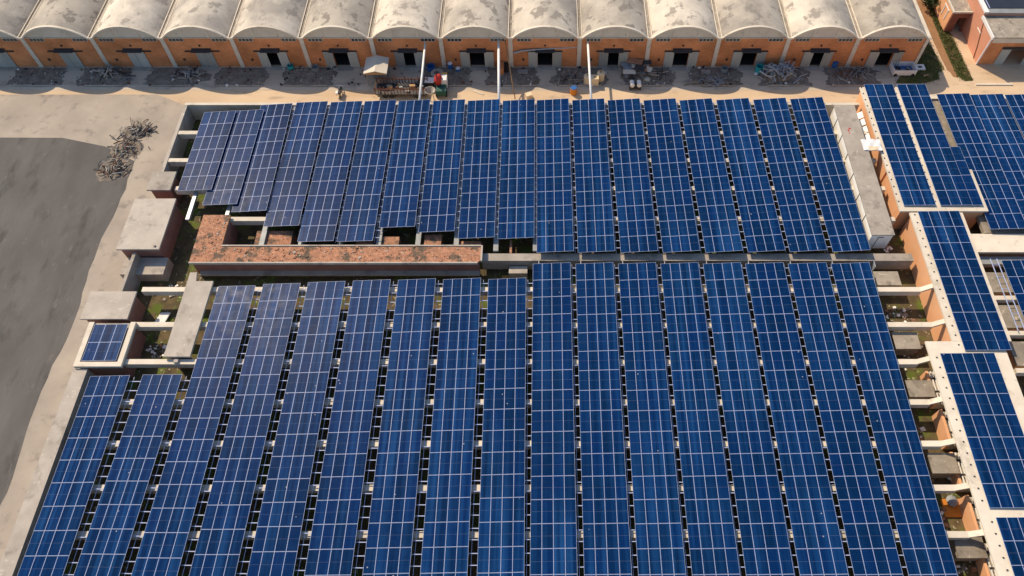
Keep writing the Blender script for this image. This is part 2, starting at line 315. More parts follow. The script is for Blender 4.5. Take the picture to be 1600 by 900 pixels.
# ---------------------------------------------------------------- vaulted hangars along the back
HP, HY, HX0 = 9.28, 80.92, 51.18
def arch_z(x, c=4.64, half=4.38, rise=1.85, z0=5.0):
    r = (half*half + rise*rise) / (2*rise)
    t = x - c
    return z0 + rise - r + math.sqrt(max(r*r - t*t, 0))
def make_hangar():
    h = thing('vaulted_hangar', 'x', 'hangar', (0, 0, 0), 'vaulted hangars in a row behind the yard')
    D = 34.0; cx = 4.64; dx0, dx1, dh = cx - 1.0, cx + 1.0, 2.5
    w = MB()
    w.box(0.28, dx0, 0, 0.3, 0, 4.85); w.box(dx1, 9.0, 0, 0.3, 0, 4.85); w.box(dx0, dx1, 0, 0.3, dh, 4.85)
    wall = w.build('brick_wall', 'brick', h)
    b = MB(); b.box(0.0, 9.28, D - 0.3, D, 0, 4.85); b.build('rear_wall', 'brick', h)
    p = MB(); p.box(-0.28, 0.28, -0.16, 0.4, 0, 4.98); p.build('pilaster', 'plaster', h)
    # gable infill: three concrete panels and two ribs
    n = 12
    for a, c in ((0.29, 3.02), (3.1, 6.24), (6.32, 8.99)):
        t = MB(); top = []
        for i in range(n + 1):
            x = a + (c - a) * i / n; top.append((x, arch_z(x) - 0.12))
        pts = [(a, 4.86), (c, 4.86)] + [q for q in top[::-1]]
        k = len(pts); v0 = [(x, 0.04, z) for x, z in pts]; v1 = [(x, 0.28, z) for x, z in pts]
        t.poly(v0); t.poly(v1[::-1])
        for i in range(k):
            j = (i + 1) % k; t.poly([v0[j], v0[i], v1[i], v1[j]])
        t.build('gable_panel', 'plaster', h)
    for x in (3.06, 6.28):
        t = MB(); t.box(x - 0.07, x + 0.07, -0.03, 0.28, 4.86, arch_z(x) - 0.1); t.build('gable_rib', 'concrete', h)
    t = MB(); t.box(0.285, 8.995, -0.06, 0.02, 4.79, 4.89); t.build('lintel_band', 'plaster', h)
    # vault shell
    v = MB(); ns = 28; xs = [0.26 + (9.02 - 0.26) * i / ns for i in range(ns + 1)]
    ys = [-0.38, 8, 16, 24, D]
    def strip(zo, flip):
        for i in range(ns):
            for j in range(len(ys) - 1):
                q = [(xs[i], ys[j], arch_z(xs[i]) + zo), (xs[i+1], ys[j], arch_z(xs[i+1]) + zo), (xs[i+1], ys[j+1], arch_z(xs[i+1]) + zo), (xs[i], ys[j+1], arch_z(xs[i]) + zo)]
                v.poly(q[::-1] if flip else q)
    strip(0.02, False); strip(-0.12, True)
    for i in range(ns):
        v.poly([(xs[i], -0.38, arch_z(xs[i]) - 0.12), (xs[i+1], -0.38, arch_z(xs[i+1]) - 0.12), (xs[i+1], -0.38, arch_z(xs[i+1]) + 0.02), (xs[i], -0.38, arch_z(xs[i]) + 0.02)])
    roof = v.build('vault_roof', 'vault', h)
    e = MB()
    for i in range(ns):
        a, c = xs[i], xs[i+1]
        za, zc = arch_z(a) + 0.024, arch_z(c) + 0.024
        e.hexa([(a, -0.42, za-0.16), (c, -0.42, zc-0.16), (c, -0.12, zc), (a, -0.12, za), (a, -0.42, za+0.06), (c, -0.42, zc+0.06), (c, -0.12, zc+0.06), (a, -0.12, za+0.06)])
    e.build('edge_rim', 'concrete', roof)
    gt = MB(); gt.box(-0.27, 0.27, -0.30, D, 4.80, 4.99, 1); gt.box(-0.30, -0.20, -0.40, D, 4.9, 5.13); gt.box(0.20, 0.30, -0.40, D, 4.9, 5.13); gt.box(-0.20, 0.20, -0.40, -0.28, 4.84, 5.10)
    gt.build('valley_gutter', ['concrete', 'old_concrete'], h)
    # doors
    for x0 in (dx0 - 1.27, dx1 + 0.02):
        d = MB(); k = 8; wd = 1.25
        for i in range(k):
            a = x0 + wd * i / k; pr = 0.05 if i % 2 else 0.0
            d.box(a, a + wd / k - 0.006, -0.14 - pr * 0.5, -0.07, 0.04, 2.62)
        d.build('door_leaf', 'door_leaf', h)
    t = MB(); t.box(cx - 2.35, cx + 2.35, -0.2, 0.0, 2.64, 2.74); t.build('door_track', 'dark_steel', h)
    t = MB(); t.hexa([(cx-1.3, -0.65, 2.86), (cx+1.3, -0.65, 2.86), (cx+1.3, 0.0, 3.02), (cx-1.3, 0.0, 3.02), (cx-1.3, -0.65, 2.94), (cx+1.3, -0.65, 2.94), (cx+1.3, 0.0, 3.12), (cx-1.3, 0.0, 3.12)]); t.build('door_canopy', 'dark_steel', h)
    t = MB(); t.box(dx0 - 0.4, dx1 + 0.4, -0.9, 0.0, 0.0, 0.05); t.build('door_step', 'slab_grey', h)
    # windows under the band
    for x0 in (0.85, 6.6):
        f = MB(); f.box(x0, x0 + 1.98, -0.05, 0.03, 4.30, 4.74)
        fr = f.build('window', 'door_leaf', h)
        for i in range(4):
            g_ = MB(); a = x0 + 0.08 + i * 0.475; g_.box(a, a + 0.37, -0.065, -0.03, 4.36, 4.69); g_.build('pane', 'pane', fr)
    t = MB(); t.box(0.1, 9.18, 0.3, D-0.3, 0.015, 0.03); t.build('floor', 'unlit_interior', h)  # interior shade put into the floor colour so doorways read dark
    t = MB(); t.box(0.02, 0.14, 0.4, D-0.3, 0, 4.7); t.build('party_wall', 'unlit_interior', h)  # unseen partition added to darken the bay, coloured near-black
    # wall-mounted lamp box
    t = MB(); t.box(1.55, 1.8, -0.14, 0, 1.1, 1.4); t.build('meter_box', 'dark_steel', h)
    t = MB(); t.box(cx - 0.1, cx + 0.1, -0.18, 0, 3.5, 3.7); t.build('wall_lamp', 'dark_steel', h)
    return h
ORD = ['first', 'second', 'third', 'fourth', 'fifth', 'sixth', 'seventh', 'eighth', 'ninth', 'tenth', 'eleventh', 'twelfth', 'thirteenth', 'fourteenth', 'fifteenth', 'sixteenth', 'seventeenth', 'eighteenth']
proto = make_hangar()
for k in range(15):
    h = proto if k == 0 else copy_tree(proto)
    h.location = (HX0 - HP * (k + 1), HY, 0)
    if k == 0: lab = 'orange brick hangar with vaulted roof at the right end, beside the grass'
    elif k >= 10:
        lab = 'brick hangar with closed grey doors and vaulted roof, %s from the right end' % ORD[k]
    else: lab = 'orange brick hangar with dark open doorway and vaulted roof, %s from the right end' % ORD[k]
    h['label'] = lab
    if k in (1, 4, 7, 9):
        for c in h.children:
            if c.name.startswith('door_leaf'): c.location.x += (0.35, -0.25)[c.name.endswith(('1', '3', '5', '7', '9'))]
    if k >= 10:
        lf = [c for c in h.children if c.name.startswith('door_leaf')]
        lf[0].location.x += 1.26; lf[1].location.x -= 1.0
h0 = proto
t = MB(); t.box(9.02, 9.42, -0.16, 0.4, 0, 4.98); t.build('pilaster', 'plaster', h0, org=(0, 0, 0)).location = (0, 0, 0)
t = MB(); t.box(9.0, 9.3, 0.4, 33.7, 0, 4.9); o = t.build('end_wall', 'brick', h0, org=(0, 0, 0)); o.location = (0, 0, 0)
t = MB(); t.box(9.0, 9.45, -0.42, 34, 4.9, 5.1); o = t.build('eave_beam', 'concrete', h0, org=(0, 0, 0)); o.location = (0, 0, 0)

# soil beds between the hangar doors
def pilx(k): return HX0 - HP * k
for k in range(1, 14):
    if k == 8: continue
    x = pilx(k); rnd = random.Random(k)
    pts = []
    x0, x1, y0, y1 = x - 3.3, x + 3.7, 77.15, 80.65
    for i in range(8): pts.append((x0 + (x1-x0)*i/7, y0 + rnd.uniform(-0.12, 0.12)))
    for i in range(5): pts.append((x1 + rnd.uniform(-0.25, 0.25), y0 + (y1-y0)*(i+0.5)/5))
    pts += [(x1, y1), (x0, y1)]
    for i in range(5): pts.append((x0 + rnd.uniform(-0.25, 0.25), y1 - (y1-y0)*(i+0.5)/5))
    nx, ny = 36, 18
    m_ = MB()
    def hh(u, v):
        e = min(u, 1-u, v, 1-v) * 8
        return 0.02 + 0.14 * min(1, e) * (0.5 + 0.6 * (math.sin(u*17+k*3)*math.sin(v*11+k) * 0.5 + rnd.uniform(-0.5, 0.5)))
    grid = [[(x0 + (x1-x0)*i/nx + (0.30*math.sin(j*0.45+k)+0.12*math.sin(j*1.7+k*2))*(1 if i > nx/2 else -1)*abs(i/nx-0.5)*2, y0 + (y1-y0)*j/ny + (0.14*math.sin(i*0.4+k*2)+rnd.uniform(-.04,.04))*(1-j/ny), hh(i/nx, j/ny)) for i in range(nx+1)] for j in range(ny+1)]
    for j in range(ny):
        for i in range(nx): m_.poly([grid[j][i], grid[j][i+1], grid[j+1][i+1], grid[j+1][i]])
    o = m_.build('soil_bed', 'soil', smooth=False); o['kind'] = 'structure'
    kb = MB(); xa = x0 + rnd.uniform(0.2, 1.2); xb = x1 - rnd.uniform(0.2, 1.0)
    pp = [(xa + (xb-xa)*i/7, y0 - 0.12 + rnd.uniform(-0.05, 0.05), 0.10 + rnd.uniform(0, 0.05)) for i in range(8)]
    kb.tube(pp, 0.075, 7)
    ordn = ORD[k-1]
    tag(kb.build('edging_pipe', 'slab_grey', org=(xa, y0, 0)), 'pale pipe edging along soil bed at %s hangar pilaster from the right' % ordn, 'pipe', 'edging pipes of the soil beds')

# ---------------------------------------------------------------- annex building, top right
A = thing('brick_annex', 'pink brick annex with flat patchy roof and grey door, top right corner', 'building', (60, 81.4, 0))
w = MB(); w.box(60, 60.3, 81.4, 104, 0, 4.5); w.build('side_wall', 'pink_wall', A)
w = MB(); w.box(60.3, 63.6, 81.4, 81.7, 0, 3.6); w.box(66.2, 84, 81.4, 81.7, 0, 3.6); w.box(63.6, 66.2, 81.4, 81.7, 2.6, 3.6); w.build('front_wall', 'brick', A)
w = MB(); w.box(60.3, 84, 81.38, 81.7, 3.6, 4.5); w.build('fascia_band', 'plaster', A)
w = MB(); w.box(60.02, 84, 81.2, 85.7, 4.5, 4.64); rf = w.build('front_roof', 'old_concrete', A)
w = MB(); w.box(59.88, 60.06, 81.15, 85.7, 4.3, 4.72); w.build('roof_verge', 'white', rf)
w = MB(); w.box(59.86, 60.0, 81.3, 81.42, 0, 4.4); w.build('corner_trim', 'white', A)
w = MB(); w.box(60.0, 84, 85.7, 104, 4.5, 5.1); w.build('rear_storey', 'pink_wall', A)
w = MB(); w.box(59.9, 60.5, 85.6, 104, 5.1, 5.32); w.build('verge_coping', 'white', A)
w = MB(); w.box(60.5, 84, 85.55, 86.5, 5.1, 5.2); w.build('gutter', 'galv_dull', A)
w = MB(); w.box(60.5, 84, 86.5, 104, 5.1, 5.26); nr = w.build('dark_roof', 'navy_roof', A)
for x in (60.8, 66.6, 72.4, 78.2):
    w = MB(); w.box(x, x + 0.08, 86.5, 104, 5.26, 5.31); w.build('roof_seam', 'alu', nr)
for x0 in (62.6, 66.3):
    w = MB(); w.box(x0 - 0.35, x0 + 0.9, 81.25, 81.36, 0.03, 2.7); w.build('door_leaf', 'door_leaf', A)
w = MB(); w.box(62.2, 68, 81.1, 81.39, 2.72, 2.9); w.build('door_track', 'dark_steel', A)
w = MB(); w.box(59.93, 60.0, 84.0, 85.4, 2.9, 3.0); w.build('wall_sign', 'white', A)
dp = MB(); dp.tube([(59.95, 84.9, 4.4), (59.93, 83.2, 1.5), (59.93, 82.6, 0.05)], 0.05, 6); dp.build('drain_pipe', 'rust', A)
hb = thing('roof_hatch', 'small white framed hatch on grey gutter of the annex', 'hatch', (66.4, 86.0, 5.2))
w = MB(); w.box(65.9, 66.9, 85.55, 86.45, 5.2, 5.5); w.build('curb', 'white', hb)
w = MB(); w.box(66.12, 66.68, 85.77, 86.23, 5.502, 5.54); w.build('glazing', 'pane', hb)
E_ = thing('entry_block', 'small flat-roofed brick entry block with dark passage beside the annex', 'building', (57.4, 88.2, 0))
w = MB(); w.box(57.4, 58.5, 88.2, 88.5, 0, 3.2); w.box(58.5, 59.7, 88.2, 88.5, 2.3, 3.2); w.box(59.7, 59.98, 88.2, 88.5, 0, 3.2); w.build('front_wall', 'brick_dark', E_)
w = MB(); w.box(57.4, 57.7, 88.5, 98, 0, 3.2); w.build('side_wall', 'orange_wall', E_)
w = MB(); w.box(57.7, 59.98, 94, 94.3, 0, 3.2); w.build('passage_end', 'brick_dark', E_)
w = MB(); w.box(57.3, 59.98, 88.1, 98, 3.2, 3.32); r_ = w.build('roof', 'old_concrete', E_)
w = MB(); w.box(57.25, 57.45, 88.05, 98, 3.2, 3.45); w.box(57.45, 59.98, 88.03, 88.2, 3.2, 3.45); w.build('roof_rim', 'concrete', r_)
fr = MB(); fr.box(57.33, 57.4, 89.4, 91.2, 2.5, 2.65); fr.box(57.33, 57.4, 89.6, 89.75, 1.0, 2.5); fr.box(57.33, 57.4, 90.8, 90.95, 1.0, 2.5); fr.build('window_frame', 'white', E_)
kb = MB(); kb.box(58.6, 63.6, 77.15, 77.4, 0, 0.14); tag(kb.build('kerb', 'concrete'), kind='structure')

# ---------------------------------------------------------------- workshop building that carries the solar field
BZ = 4.5                                                   # top of the concrete beams
ZP = 5.0                                                   # middle of the tilted panel strips
B = thing('workshop_building', 'low concrete framed workshop that carries the big solar field', 'building', (0, 40, 0))
w = MB(); w.box(-44.6, 61.8, 2, 68.9, 1.7, 2.0); deck = w.build('deck', 'moss_floor', B)
w = MB(); w.box(-44.7, 39.3, 68.7, 69.1, 0, 4.55); w.build('rear_wall', 'concrete', B)
w = MB(); w.box(-44.75, -44.35, 57.5, 68.7, 0, 4.55); w.build('west_wall', 'slab_grey', B)
w = MB(); w.box(-44.55, -44.2, 41.1, 46.3, 0, 4.5); w.build('west_wall', 'slab_grey', B)
w = MB(); w.box(-46.2, -44.8, 2, 32.3, 0, 4.6); w.build('west_wall', 'slab_grey', B)
BEAMS = [64.07, 59.63, 55.34, 50.9, 41.6, 37.36, 33.14, 28.84, 24.68, 20.53, 16.43, 12.3, 8.2, 4.1]
for y in BEAMS:
    x0, x1 = (-43.4, 39.2) if y > 46 else (-42.2, 37.0 if y < 35 else 39.6)
    if y > 52: x0 = -44.3
    if y == 50.9: x0 = -36.0
    if y == 55.34: x0 = -42.4
    w = MB(); w.box(x0, x1, y - 0.28, y + 0.28, 3.7, BZ); w.build('beam', 'concrete', B)
w = MB(); w.box(-6.7, 40.0, 45.45, 46.4, 2.5, 4.18); w.build('gutter_beam', 'slab_grey', B)
for x in [1.3 + 4.53 * i for i in range(9)]:
    w = MB(); w.box(x - 1.9, x - 1.82, 44.7, 45.45, 2.8, 4.15); w.build('gutter_bracket', 'galv', B)
# gutter rails in the Y direction between the left strips of the far field
for x in (-30.9, -26.6, -22.3, -18.1, -13.8, -9.6, -5.25, -0.95):
    w = MB(); w.box(x - 0.27, x + 0.27, 46.6, 68.4, 4.16, 4.44); w.build('gutter_rail', 'galv_dull', B)
for x in (-39.9, -35.6):
    w = MB(); w.box(x - 0.2, x + 0.2, 50.9, 54.9, 4.1, 4.42); w.build('gutter_rail', 'galv', B)
# rubble-covered terracotta roof of the cross corridor
T = thing('terracotta_corridor', 'long corridor roof of broken terracotta tiles with dark brick front', 'building', (-22, 45.8, 0))
w = MB(); w.prism([(-37.9, 44.7), (-7.1, 44.7), (-6.75, 45.05), (-6.75, 46.85), (-34.9, 46.85), (-34.9, 51.1), (-37.9, 51.1)], 4.72, 4.95); tr = w.build('roof', 'terracotta', T)
w = MB(); w.box(-37.8, -7.0, 44.9, 45.2, 2.0, 4.72); w.build('front_wall', 'old_brick', T)
w = MB(); w.box(-37.8, -37.5, 45.2, 51.0, 2.0, 4.72); w.box(-35.3, -35.0, 46.8, 51.0, 2.0, 4.72); w.build('side_wall', 'old_brick', T)
w = MB(); w.box(-37.9, -7.1, 44.58, 44.72, 4.7, 5.03); w.box(-34.9, -6.8, 46.8, 46.95, 4.7, 5.05); w.box(-6.8, -6.62, 44.9, 46.9, 4.7, 5.04); w.build('coping', 'slab_grey', tr)
w = MB(); w.box(-37.4, -7.0, 44.3, 44.9, 2.9, 3.1); w.build('ledge', 'slab_grey', T)
rr = random.Random(3); deb = MB()
for i in range(230):
    x = rr.uniform(-37.5, -7.2); y = rr.uniform(44.9, 46.7) if rr.random() < 0.85 else rr.uniform(46.9, 51.0)
    if y > 46.8: x = rr.uniform(-37.7, -35.1)
    s_ = 0.03 + 0.16*rr.random()**2.5; a = rr.uniform(0, 3.14); dx, dy = math.cos(a)*s_, math.sin(a)*s_; zz = 4.95
    hz = rr.uniform(0.03, 0.10); k = rr.uniform(0.35, 1)
    q = [(x-dx+dy*k, y-dy-dx*k), (x+dx+dy*k, y+dy-dx*k), (x+dx-dy*k, y+dy+dx*k), (x-dx-dy*k, y-dy+dx*k)]
    deb.prism(q, zz, zz + hz, 0 if rr.random() < 0.75 else (1 if rr.random() < 0.75 else 2))
o = deb.build('roof_rubble', ['terracotta', 'slab_grey', 'black'], T); o['kind'] = 'stuff'
for i, (a, b_, y0, y1) in enumerate(((396, 458, 360, 382), (556, 586, 357, 383), (590, 624, 369, 383), (662, 690, 366, 383), (716, 752, 376, 384), (796, 800, 374, 395))):
    p = W(a, y1, 4.2); q = W(b_, y0, 4.2)
    w = MB(); w.box(p.x, q.x, p.y, max(q.y, p.y + 0.6), 2.0, 4.1); w.build('low_roof', 'terracotta', T)
w = MB(); p = W(795, 427, 3.4); q = W(824, 416, 3.4); w.box(p.x, q.x, p.y, q.y, 2.0, 3.4); w.build('landing_slab', 'slab_grey', B)
w = MB(); p = W(784, 436, 2.6); q = W(824, 428, 2.6); w.box(p.x, q.x, p.y, q.y, 2.0, 2.3); w.build('leaf_drift', 'leaf_litter', B)

# flat-roofed blocks on the left
def block(name, label, x0, x1, y0, y1, z, wallm='old_brick', roofm='slab_grey', ov=0.25, cat='building'):
    o = thing(name, label, cat, ((x0+x1)/2, (y0+y1)/2, 0))
    w = MB(); w.box(x0+ov, x1-ov, y0+ov, y1-ov, 0, z-0.2); w.build('wall', wallm, o)
    w = MB(); w.box(x0, x1, y0, y1, z-0.2, z); rf = w.build('roof_slab', roofm, o)
    return o, rf
block('flat_roof_shed', 'small flat concrete roof block between long yard and leftmost far strip', -45.3, -42.6, 54.7, 57.45, 4.95)
o, rf = block('flat_roof_block', 'large flat concrete roof block with brick sides left of the terracotta corridor', -46.2, -41.55, 46.4, 53.4, 5.0)
w = MB(); w.lathe((-42.1, 46.8, 5.0), [(0.13, 0), (0.13, 0.12)], 10); w.build('roof_drain', 'dark_steel', rf)
w = MB(); w.box(-45.9, -41.2, 44.2, 46.4, 2.0, 3.4); w.build('porch_slab', 'slab_grey', o)
o, rf = block('flat_roof_store', 'flat grey concrete store roof above the small two-row solar roof', -47.2, -42.4, 37.75, 41.05, 4.95)
o, rf = block('solar_roof_block', 'small concrete block with pale rim and solar panels, far left', -46.1, -41.4, 32.4, 37.4, 4.7, ov=0.2)
w = MB(); w.box(-46.1, -45.6, 32.4, 37.4, 4.7, 4.95); w.box(-41.9, -41.4, 32.4, 37.4, 4.7, 4.95); w.box(-45.6, -41.9, 32.4, 32.9, 4.7, 4.95); w.build('roof_rim', 'concrete', rf)
C_ = thing('concrete_canopy', 'long plain concrete canopy slab left of the near solar strips', 'canopy', (-36.2, 38, 0))
w = MB(); w.prism([(-37.5, 33.45), (-34.9, 33.45), (-34.7, 42.3), (-36.5, 42.3), (-36.7, 43.4), (-37.4, 43.4)], 4.75, 5.0); w.build('slab', 'slab_grey', C_)
for y in (33.14, 37.36, 41.6):
    w = MB(); w.box(-36.5, -36.1, y - 0.2, y + 0.2, 4.5, 4.75); w.build('post', 'slab_grey', C_)
w = MB(); w.box(-37.2, -35.2, 33.6, 33.8, 2.0, 4.75); w.build('end_wall', 'old_brick', C_)
w = MB(); p = W(237, 509, 2.4); q = W(266, 488, 2.4); w.prism([(p.x, p.y), (q.x - .4, p.y), (q.x, q.y), (p.x + 0.5, q.y)], 2.2, 2.35)
tag(w.build('white_sheet', 'white', org=(p.x, p.y, 2.2)), 'square white sheet lying on the deck beside the canopy slab', 'sheet')
w = MB(); w.box(-34.3, -33.9, 30.6, 33.2, 4.45, 4.6); w.build('tie_beam', 'concrete', B)

# long white cover box between the far field and the right wing
X_ = thing('white_cover_box', 'long white concrete cover box with grey top beside the far strips', 'cover box', (36.65, 57.5, 3.4))
w = MB(); w.box(35.5, 37.8, 47.8, 67.3, 3.2, 5.66); w.build('body', 'white_box', X_)
w = MB(); w.box(35.4, 37.88, 47.72, 67.36, 5.66, 5.8); w.build('lid', 'slab_grey', X_)
for y in (50.6, 53.6, 56.6, 59.6, 62.6, 65.3):
    w = MB(); w.box(35.455, 35.5, y, y + 0.06, 3.2, 5.6); w.build('joint', 'dark_steel', X_)
w = MB(); w.box(36.3, 36.36, 47.77, 47.8, 3.4, 5.3); w.box(36.36, 36.9, 47.77, 47.8, 5.2, 5.3); w.build('front_pipe', 'dark_steel', X_)
mk = MB(); mk.box(36.15, 36.35, 63.0, 63.25, 5.802, 5.806); mk.box(36.3, 36.6, 63.35, 63.55, 5.802, 5.806); mk.box(36.2, 36.3, 62.6, 62.85, 5.802, 5.806); mk.build('red_mark', 'red_paint', X_)
LV = thing('louver_frame', 'four white tilted louver sheets between cover box and right wing', 'louver', (38.5, 66, 4))
for i, y in enumerate((62.9, 64.1, 65.3, 66.5)):
    w = MB(); w.hexa([(37.95, y, 3.6), (39.25, y, 4.6), (39.25, y+1.0, 4.6), (37.95, y+1.0, 3.6), (37.95, y, 3.66), (39.25, y, 4.66), (39.25, y+1.0, 4.66), (37.95, y+1.0, 3.66)]); w.build('louver_sheet', 'skylight_white', LV)
cl = MB(); nx, ny = 10, 6; p0 = (37.3, 59.9)
gr = [[(p0[0] + 2.2*i/nx, p0[1] + 1.7*j/ny, 5.92 + 0.05*math.sin(i*1.3)*math.cos(j*1.1) - 0.05*((i/nx-0.5)**2)*4) for i in range(nx+1)] for j in range(ny+1)]
for j in range(ny):
    for i in range(nx):
        cl.poly([gr[j][i], gr[j][i+1], gr[j+1][i+1], gr[j+1][i]], 1 if (2 < i < 8 and j < 2) else 0)
for i in range(nx): cl.poly([(gr[0][i][0], gr[0][i][1], gr[0][i][2]-0.12), (gr[0][i+1][0], gr[0][i+1][1], gr[0][i+1][2]-0.12), gr[0][i+1], gr[0][i]])
tag(cl.build('tarpaulin', ['skylight_white', 'cream_plastic'], org=(38.4, 60.7, 5.9), smooth=True), 'crumpled white tarpaulin bridging the cover box and the right wing', 'tarpaulin')

# right wing corridors (higher flat roofs)
def wing(label, polys, z, loc, name='wing_corridor', ov=0.22):
    o = thing(name, label, 'building', loc)
    for x0, x1, y0, y1 in polys:
        w = MB(); w.box(x0+ov, x1-0.22, y0+0.2, y1-0.2, 0, z-0.22); w.build('wall', 'orange_wall', o)
        w = MB(); w.box(x0, x1, y0, y1, z-0.22, z); w.build('roof_slab', 'concrete', o)
    return o
ZW = 5.5
wa = wing('high flat corridor roof at far right carrying two narrow solar strips', [(39.45, 47.75, 57.3, 70.85), (39.452, 49.25, 51.2, 57.3)], ZW, (44, 61, 0))
wb = wing('high corridor roof with orange wall carrying the middle right solar strip', [(40.45, 46.3, 34.9, 51.0)], ZW, (43, 43, 0))
wc = wing('high corridor roof at lower right carrying the wide five-column solar array', [(37.75, 45.4, 1.5, 34.88)], ZW, (42, 18, 0), ov=2.3)
# sloping struts from beams to the wing slabs, buttress beams
for y in (41.6, 37.36, 33.14, 28.84, 24.68, 20.53, 16.43, 12.3):
    x1 = 40.5 if y > 35 else 37.8
    for parent in ((wb if y > 35 else wc),):
        w = MB(); w.hexa([(x1-0.95, y-0.25, 4.2), (x1+0.1, y-0.25, 5.0), (x1+0.1, y+0.25, 5.0), (x1-0.95, y+0.25, 4.2), (x1-0.95, y-0.25, 4.52), (x1+0.1, y-0.25, 5.34), (x1+0.1, y+0.25, 5.34), (x1-0.95, y+0.25, 4.52)]); w.build('strut', 'concrete', parent)
# low orange pit walls and white conduit bundles along the lower wing
for i, (y0, y1) in enumerate(((29.2, 32.7), (25.0, 28.4), (20.9, 24.3), (16.8, 20.1), (12.7, 16.0))):
    w = MB(); w.box(38.1, 38.35, y0, y1, 2.0, 3.75 if i in (1, 3) else 3.3); w.build('pit_wall', 'orange_wall', B)
    cb = thing('conduit_bundle', 'bundle of white conduits in the %s bay from the step of the lower right wing' % ORD[i], 'conduit', (39.0, (y0+y1)/2, 2.0), 'white conduit bundles in the right pits')
    for j in range(4):
        w = MB(); w.tube([(38.55 + j*0.30, y0 + 0.1, 3.35), (38.55 + j*0.30, y1 - 0.1, 3.35)], 0.085, 8); w.build('conduit', 'conduit_white', cb)
    for f in (0.35, 0.75):
        yy = y0 + (y1-y0)*f
        w = MB(); w.box(38.4, 39.6, yy - 0.07, yy + 0.07, 3.42, 3.5); w.build('clamp', 'dark_steel', cb)
    w = MB(); w.box(38.36, 39.8, y0, y1, 2.0, 3.1); w.build('plinth', 'slab_grey', cb)
# concrete boxes standing in the right pits
BX = [((1364, 424), (1409, 445.5), 'beside rubble, nearest the cover box'), ((1393, 519), (1440, 545), 'at the step of the corridor roof'), ((1414, 594), (1463, 620), 'two bays below the corridor step'),
      ((1449, 708), (1500.5, 739.5), 'with white splashes, above the orange sheet'), ((1489, 839), (1544, 872), 'at lower right corner, below the orange sheet')]
for a, b_, d in BX:
    z = 3.75; p = W(a[0], b_[1], z); q = W(b_[0], a[1], z); p0 = W(a[0], a[1], z)
    x0 = p0.x; x1 = W(b_[0], b_[1], z).x; y0 = p.y; y1 = q.y
    o = thing('concrete_box', 'weathered square concrete box %s' % d, 'concrete box', ((x0+x1)/2, (y0+y1)/2, 2.0), 'concrete boxes in the right pits')
    w = MB(); w.box(x0+0.12, x1-0.12, y0+0.12, y1-0.12, 2.0, z-0.14); w.build('body', 'old_concrete', o)
    w = MB(); w.box(x0, x1, y0, y1, z-0.14, z); w.build('lid', 'old_concrete', o)
w = MB(); p = W(1477, 808, 2.1); q = W(1512, 780, 2.1); w.hexa([(p.x, p.y, 2.05), (q.x-0.6, p.y, 2.05), (q.x-.6, q.y, 2.2), (p.x, q.y, 2.1), (p.x, p.y, 2.1), (q.x-.6, p.y, 2.1), (q.x-.6, q.y, 2.25), (p.x, q.y, 2.15)])
tag(w.build('orange_sheet', 'orange_sheet', org=(p.x, p.y, 2.05)), 'bright orange sheet lying in mossy pit at lower right', 'sheet')
w = MB(); p = W(1487, 783, 2.3); w.lathe((p.x, p.y, 2.3), [(0.5, 0), (0.55, 0.1), (0.3, 0.3), (0.1, 0.34)], 9); tag(w.build('blue_bag', 'grey_pipe', org=(p.x, p.y, 2.3)), 'pale blue bag on the orange sheet in the pit', 'bag')
# rubble in the right pits
rr = random.Random(11); rub = MB()
for cx_, cy_, n_, sx, sy in ((36.6, 43.0, 40, 2.2, 0.8), (37.8, 40.0, 16, 1.2, 1.0), (37.2, 38.8, 14, 2.6, 1.2), (36.0, 26.5, 30, 0.6, 1.2), (36.0, 18.2, 30, 1.0, 1.2), (38.6, 48.6, 20, .6, .8), (-40, 63, 40, 2, 2), (-40.5, 59, 30, 1.5, 1), (-39.5, 35.5, 40, 2, 1.4), (-39.5, 43, 60, 3, .8), (36.6, 35.2, 50, 2.0, 1.5), (36.4, 30.8, 30, 2.4, .8), (36.8, 22.6, 30, 2.4, .8), (36.5, 14.5, 40, 2.4, 1.2), (37.5, 40.2, 14, 3.0, 1.4)):
    for i in range(n_):
        x = cx_ + rr.gauss(0, sx*0.5); y = cy_ + rr.gauss(0, sy*0.5); s_ = rr.uniform(0.05, 0.22); a = rr.uniform(0, 3.14); k = rr.uniform(0.4, 1)
        dx, dy = math.cos(a)*s_, math.sin(a)*s_
        rub.prism([(x-dx+dy*k, y-dy-dx*k), (x+dx+dy*k, y+dy-dx*k), (x+dx-dy*k, y+dy+dx*k), (x-dx-dy*k, y-dy+dx*k)], 2.0, 2.0 + rr.uniform(0.05, 0.2), rr.randrange(3))
o = rub.build('rubble', ['old_concrete', 'white_box', 'terracotta']); tag(o, 'scattered broken masonry on the pit floors', 'rubble', kind='stuff')

# east roofs beyond the right wing
o, rf = block('east_flat_roof', 'wide pale flat roof at the right edge between solar strips', 46.6, 58, 46.3, 48.75, 4.6, ov=0.3, wallm='orange_wall', roofm='concrete')
w = MB(); w.box(47.0, 58, 45.2, 46.2, 3.3, 3.9); w.build('gutter', 'galv_dull', o)
for i, (y0, y1, d) in enumerate(((41.5, 44.0, 'first'), (37.2, 39.9, 'second'), (32.9, 35.6, 'third'), (25.4, 28.2, 'fourth'), (21.2, 23.9, 'fifth'))):
    block('east_roof_box', 'square concrete box roof east of the wing, %s below the wide pale roof' % d, 46.9, 50.6, y0, y1, 4.1, ov=0.15, wallm='orange_wall', roofm='old_concrete', cat='concrete box')
for y in (40.6, 36.4, 32.2, 29.2, 24.7, 20.2):
    w = MB(); w.box(46.4, 60, y - 0.25, y + 0.25, 3.7, 4.45); w.build('beam', 'concrete', B)
lad = thing('steel_ladder', 'galvanised ladder frame at the right edge beside blue panels', 'ladder', (48.2, 42, 4.6))
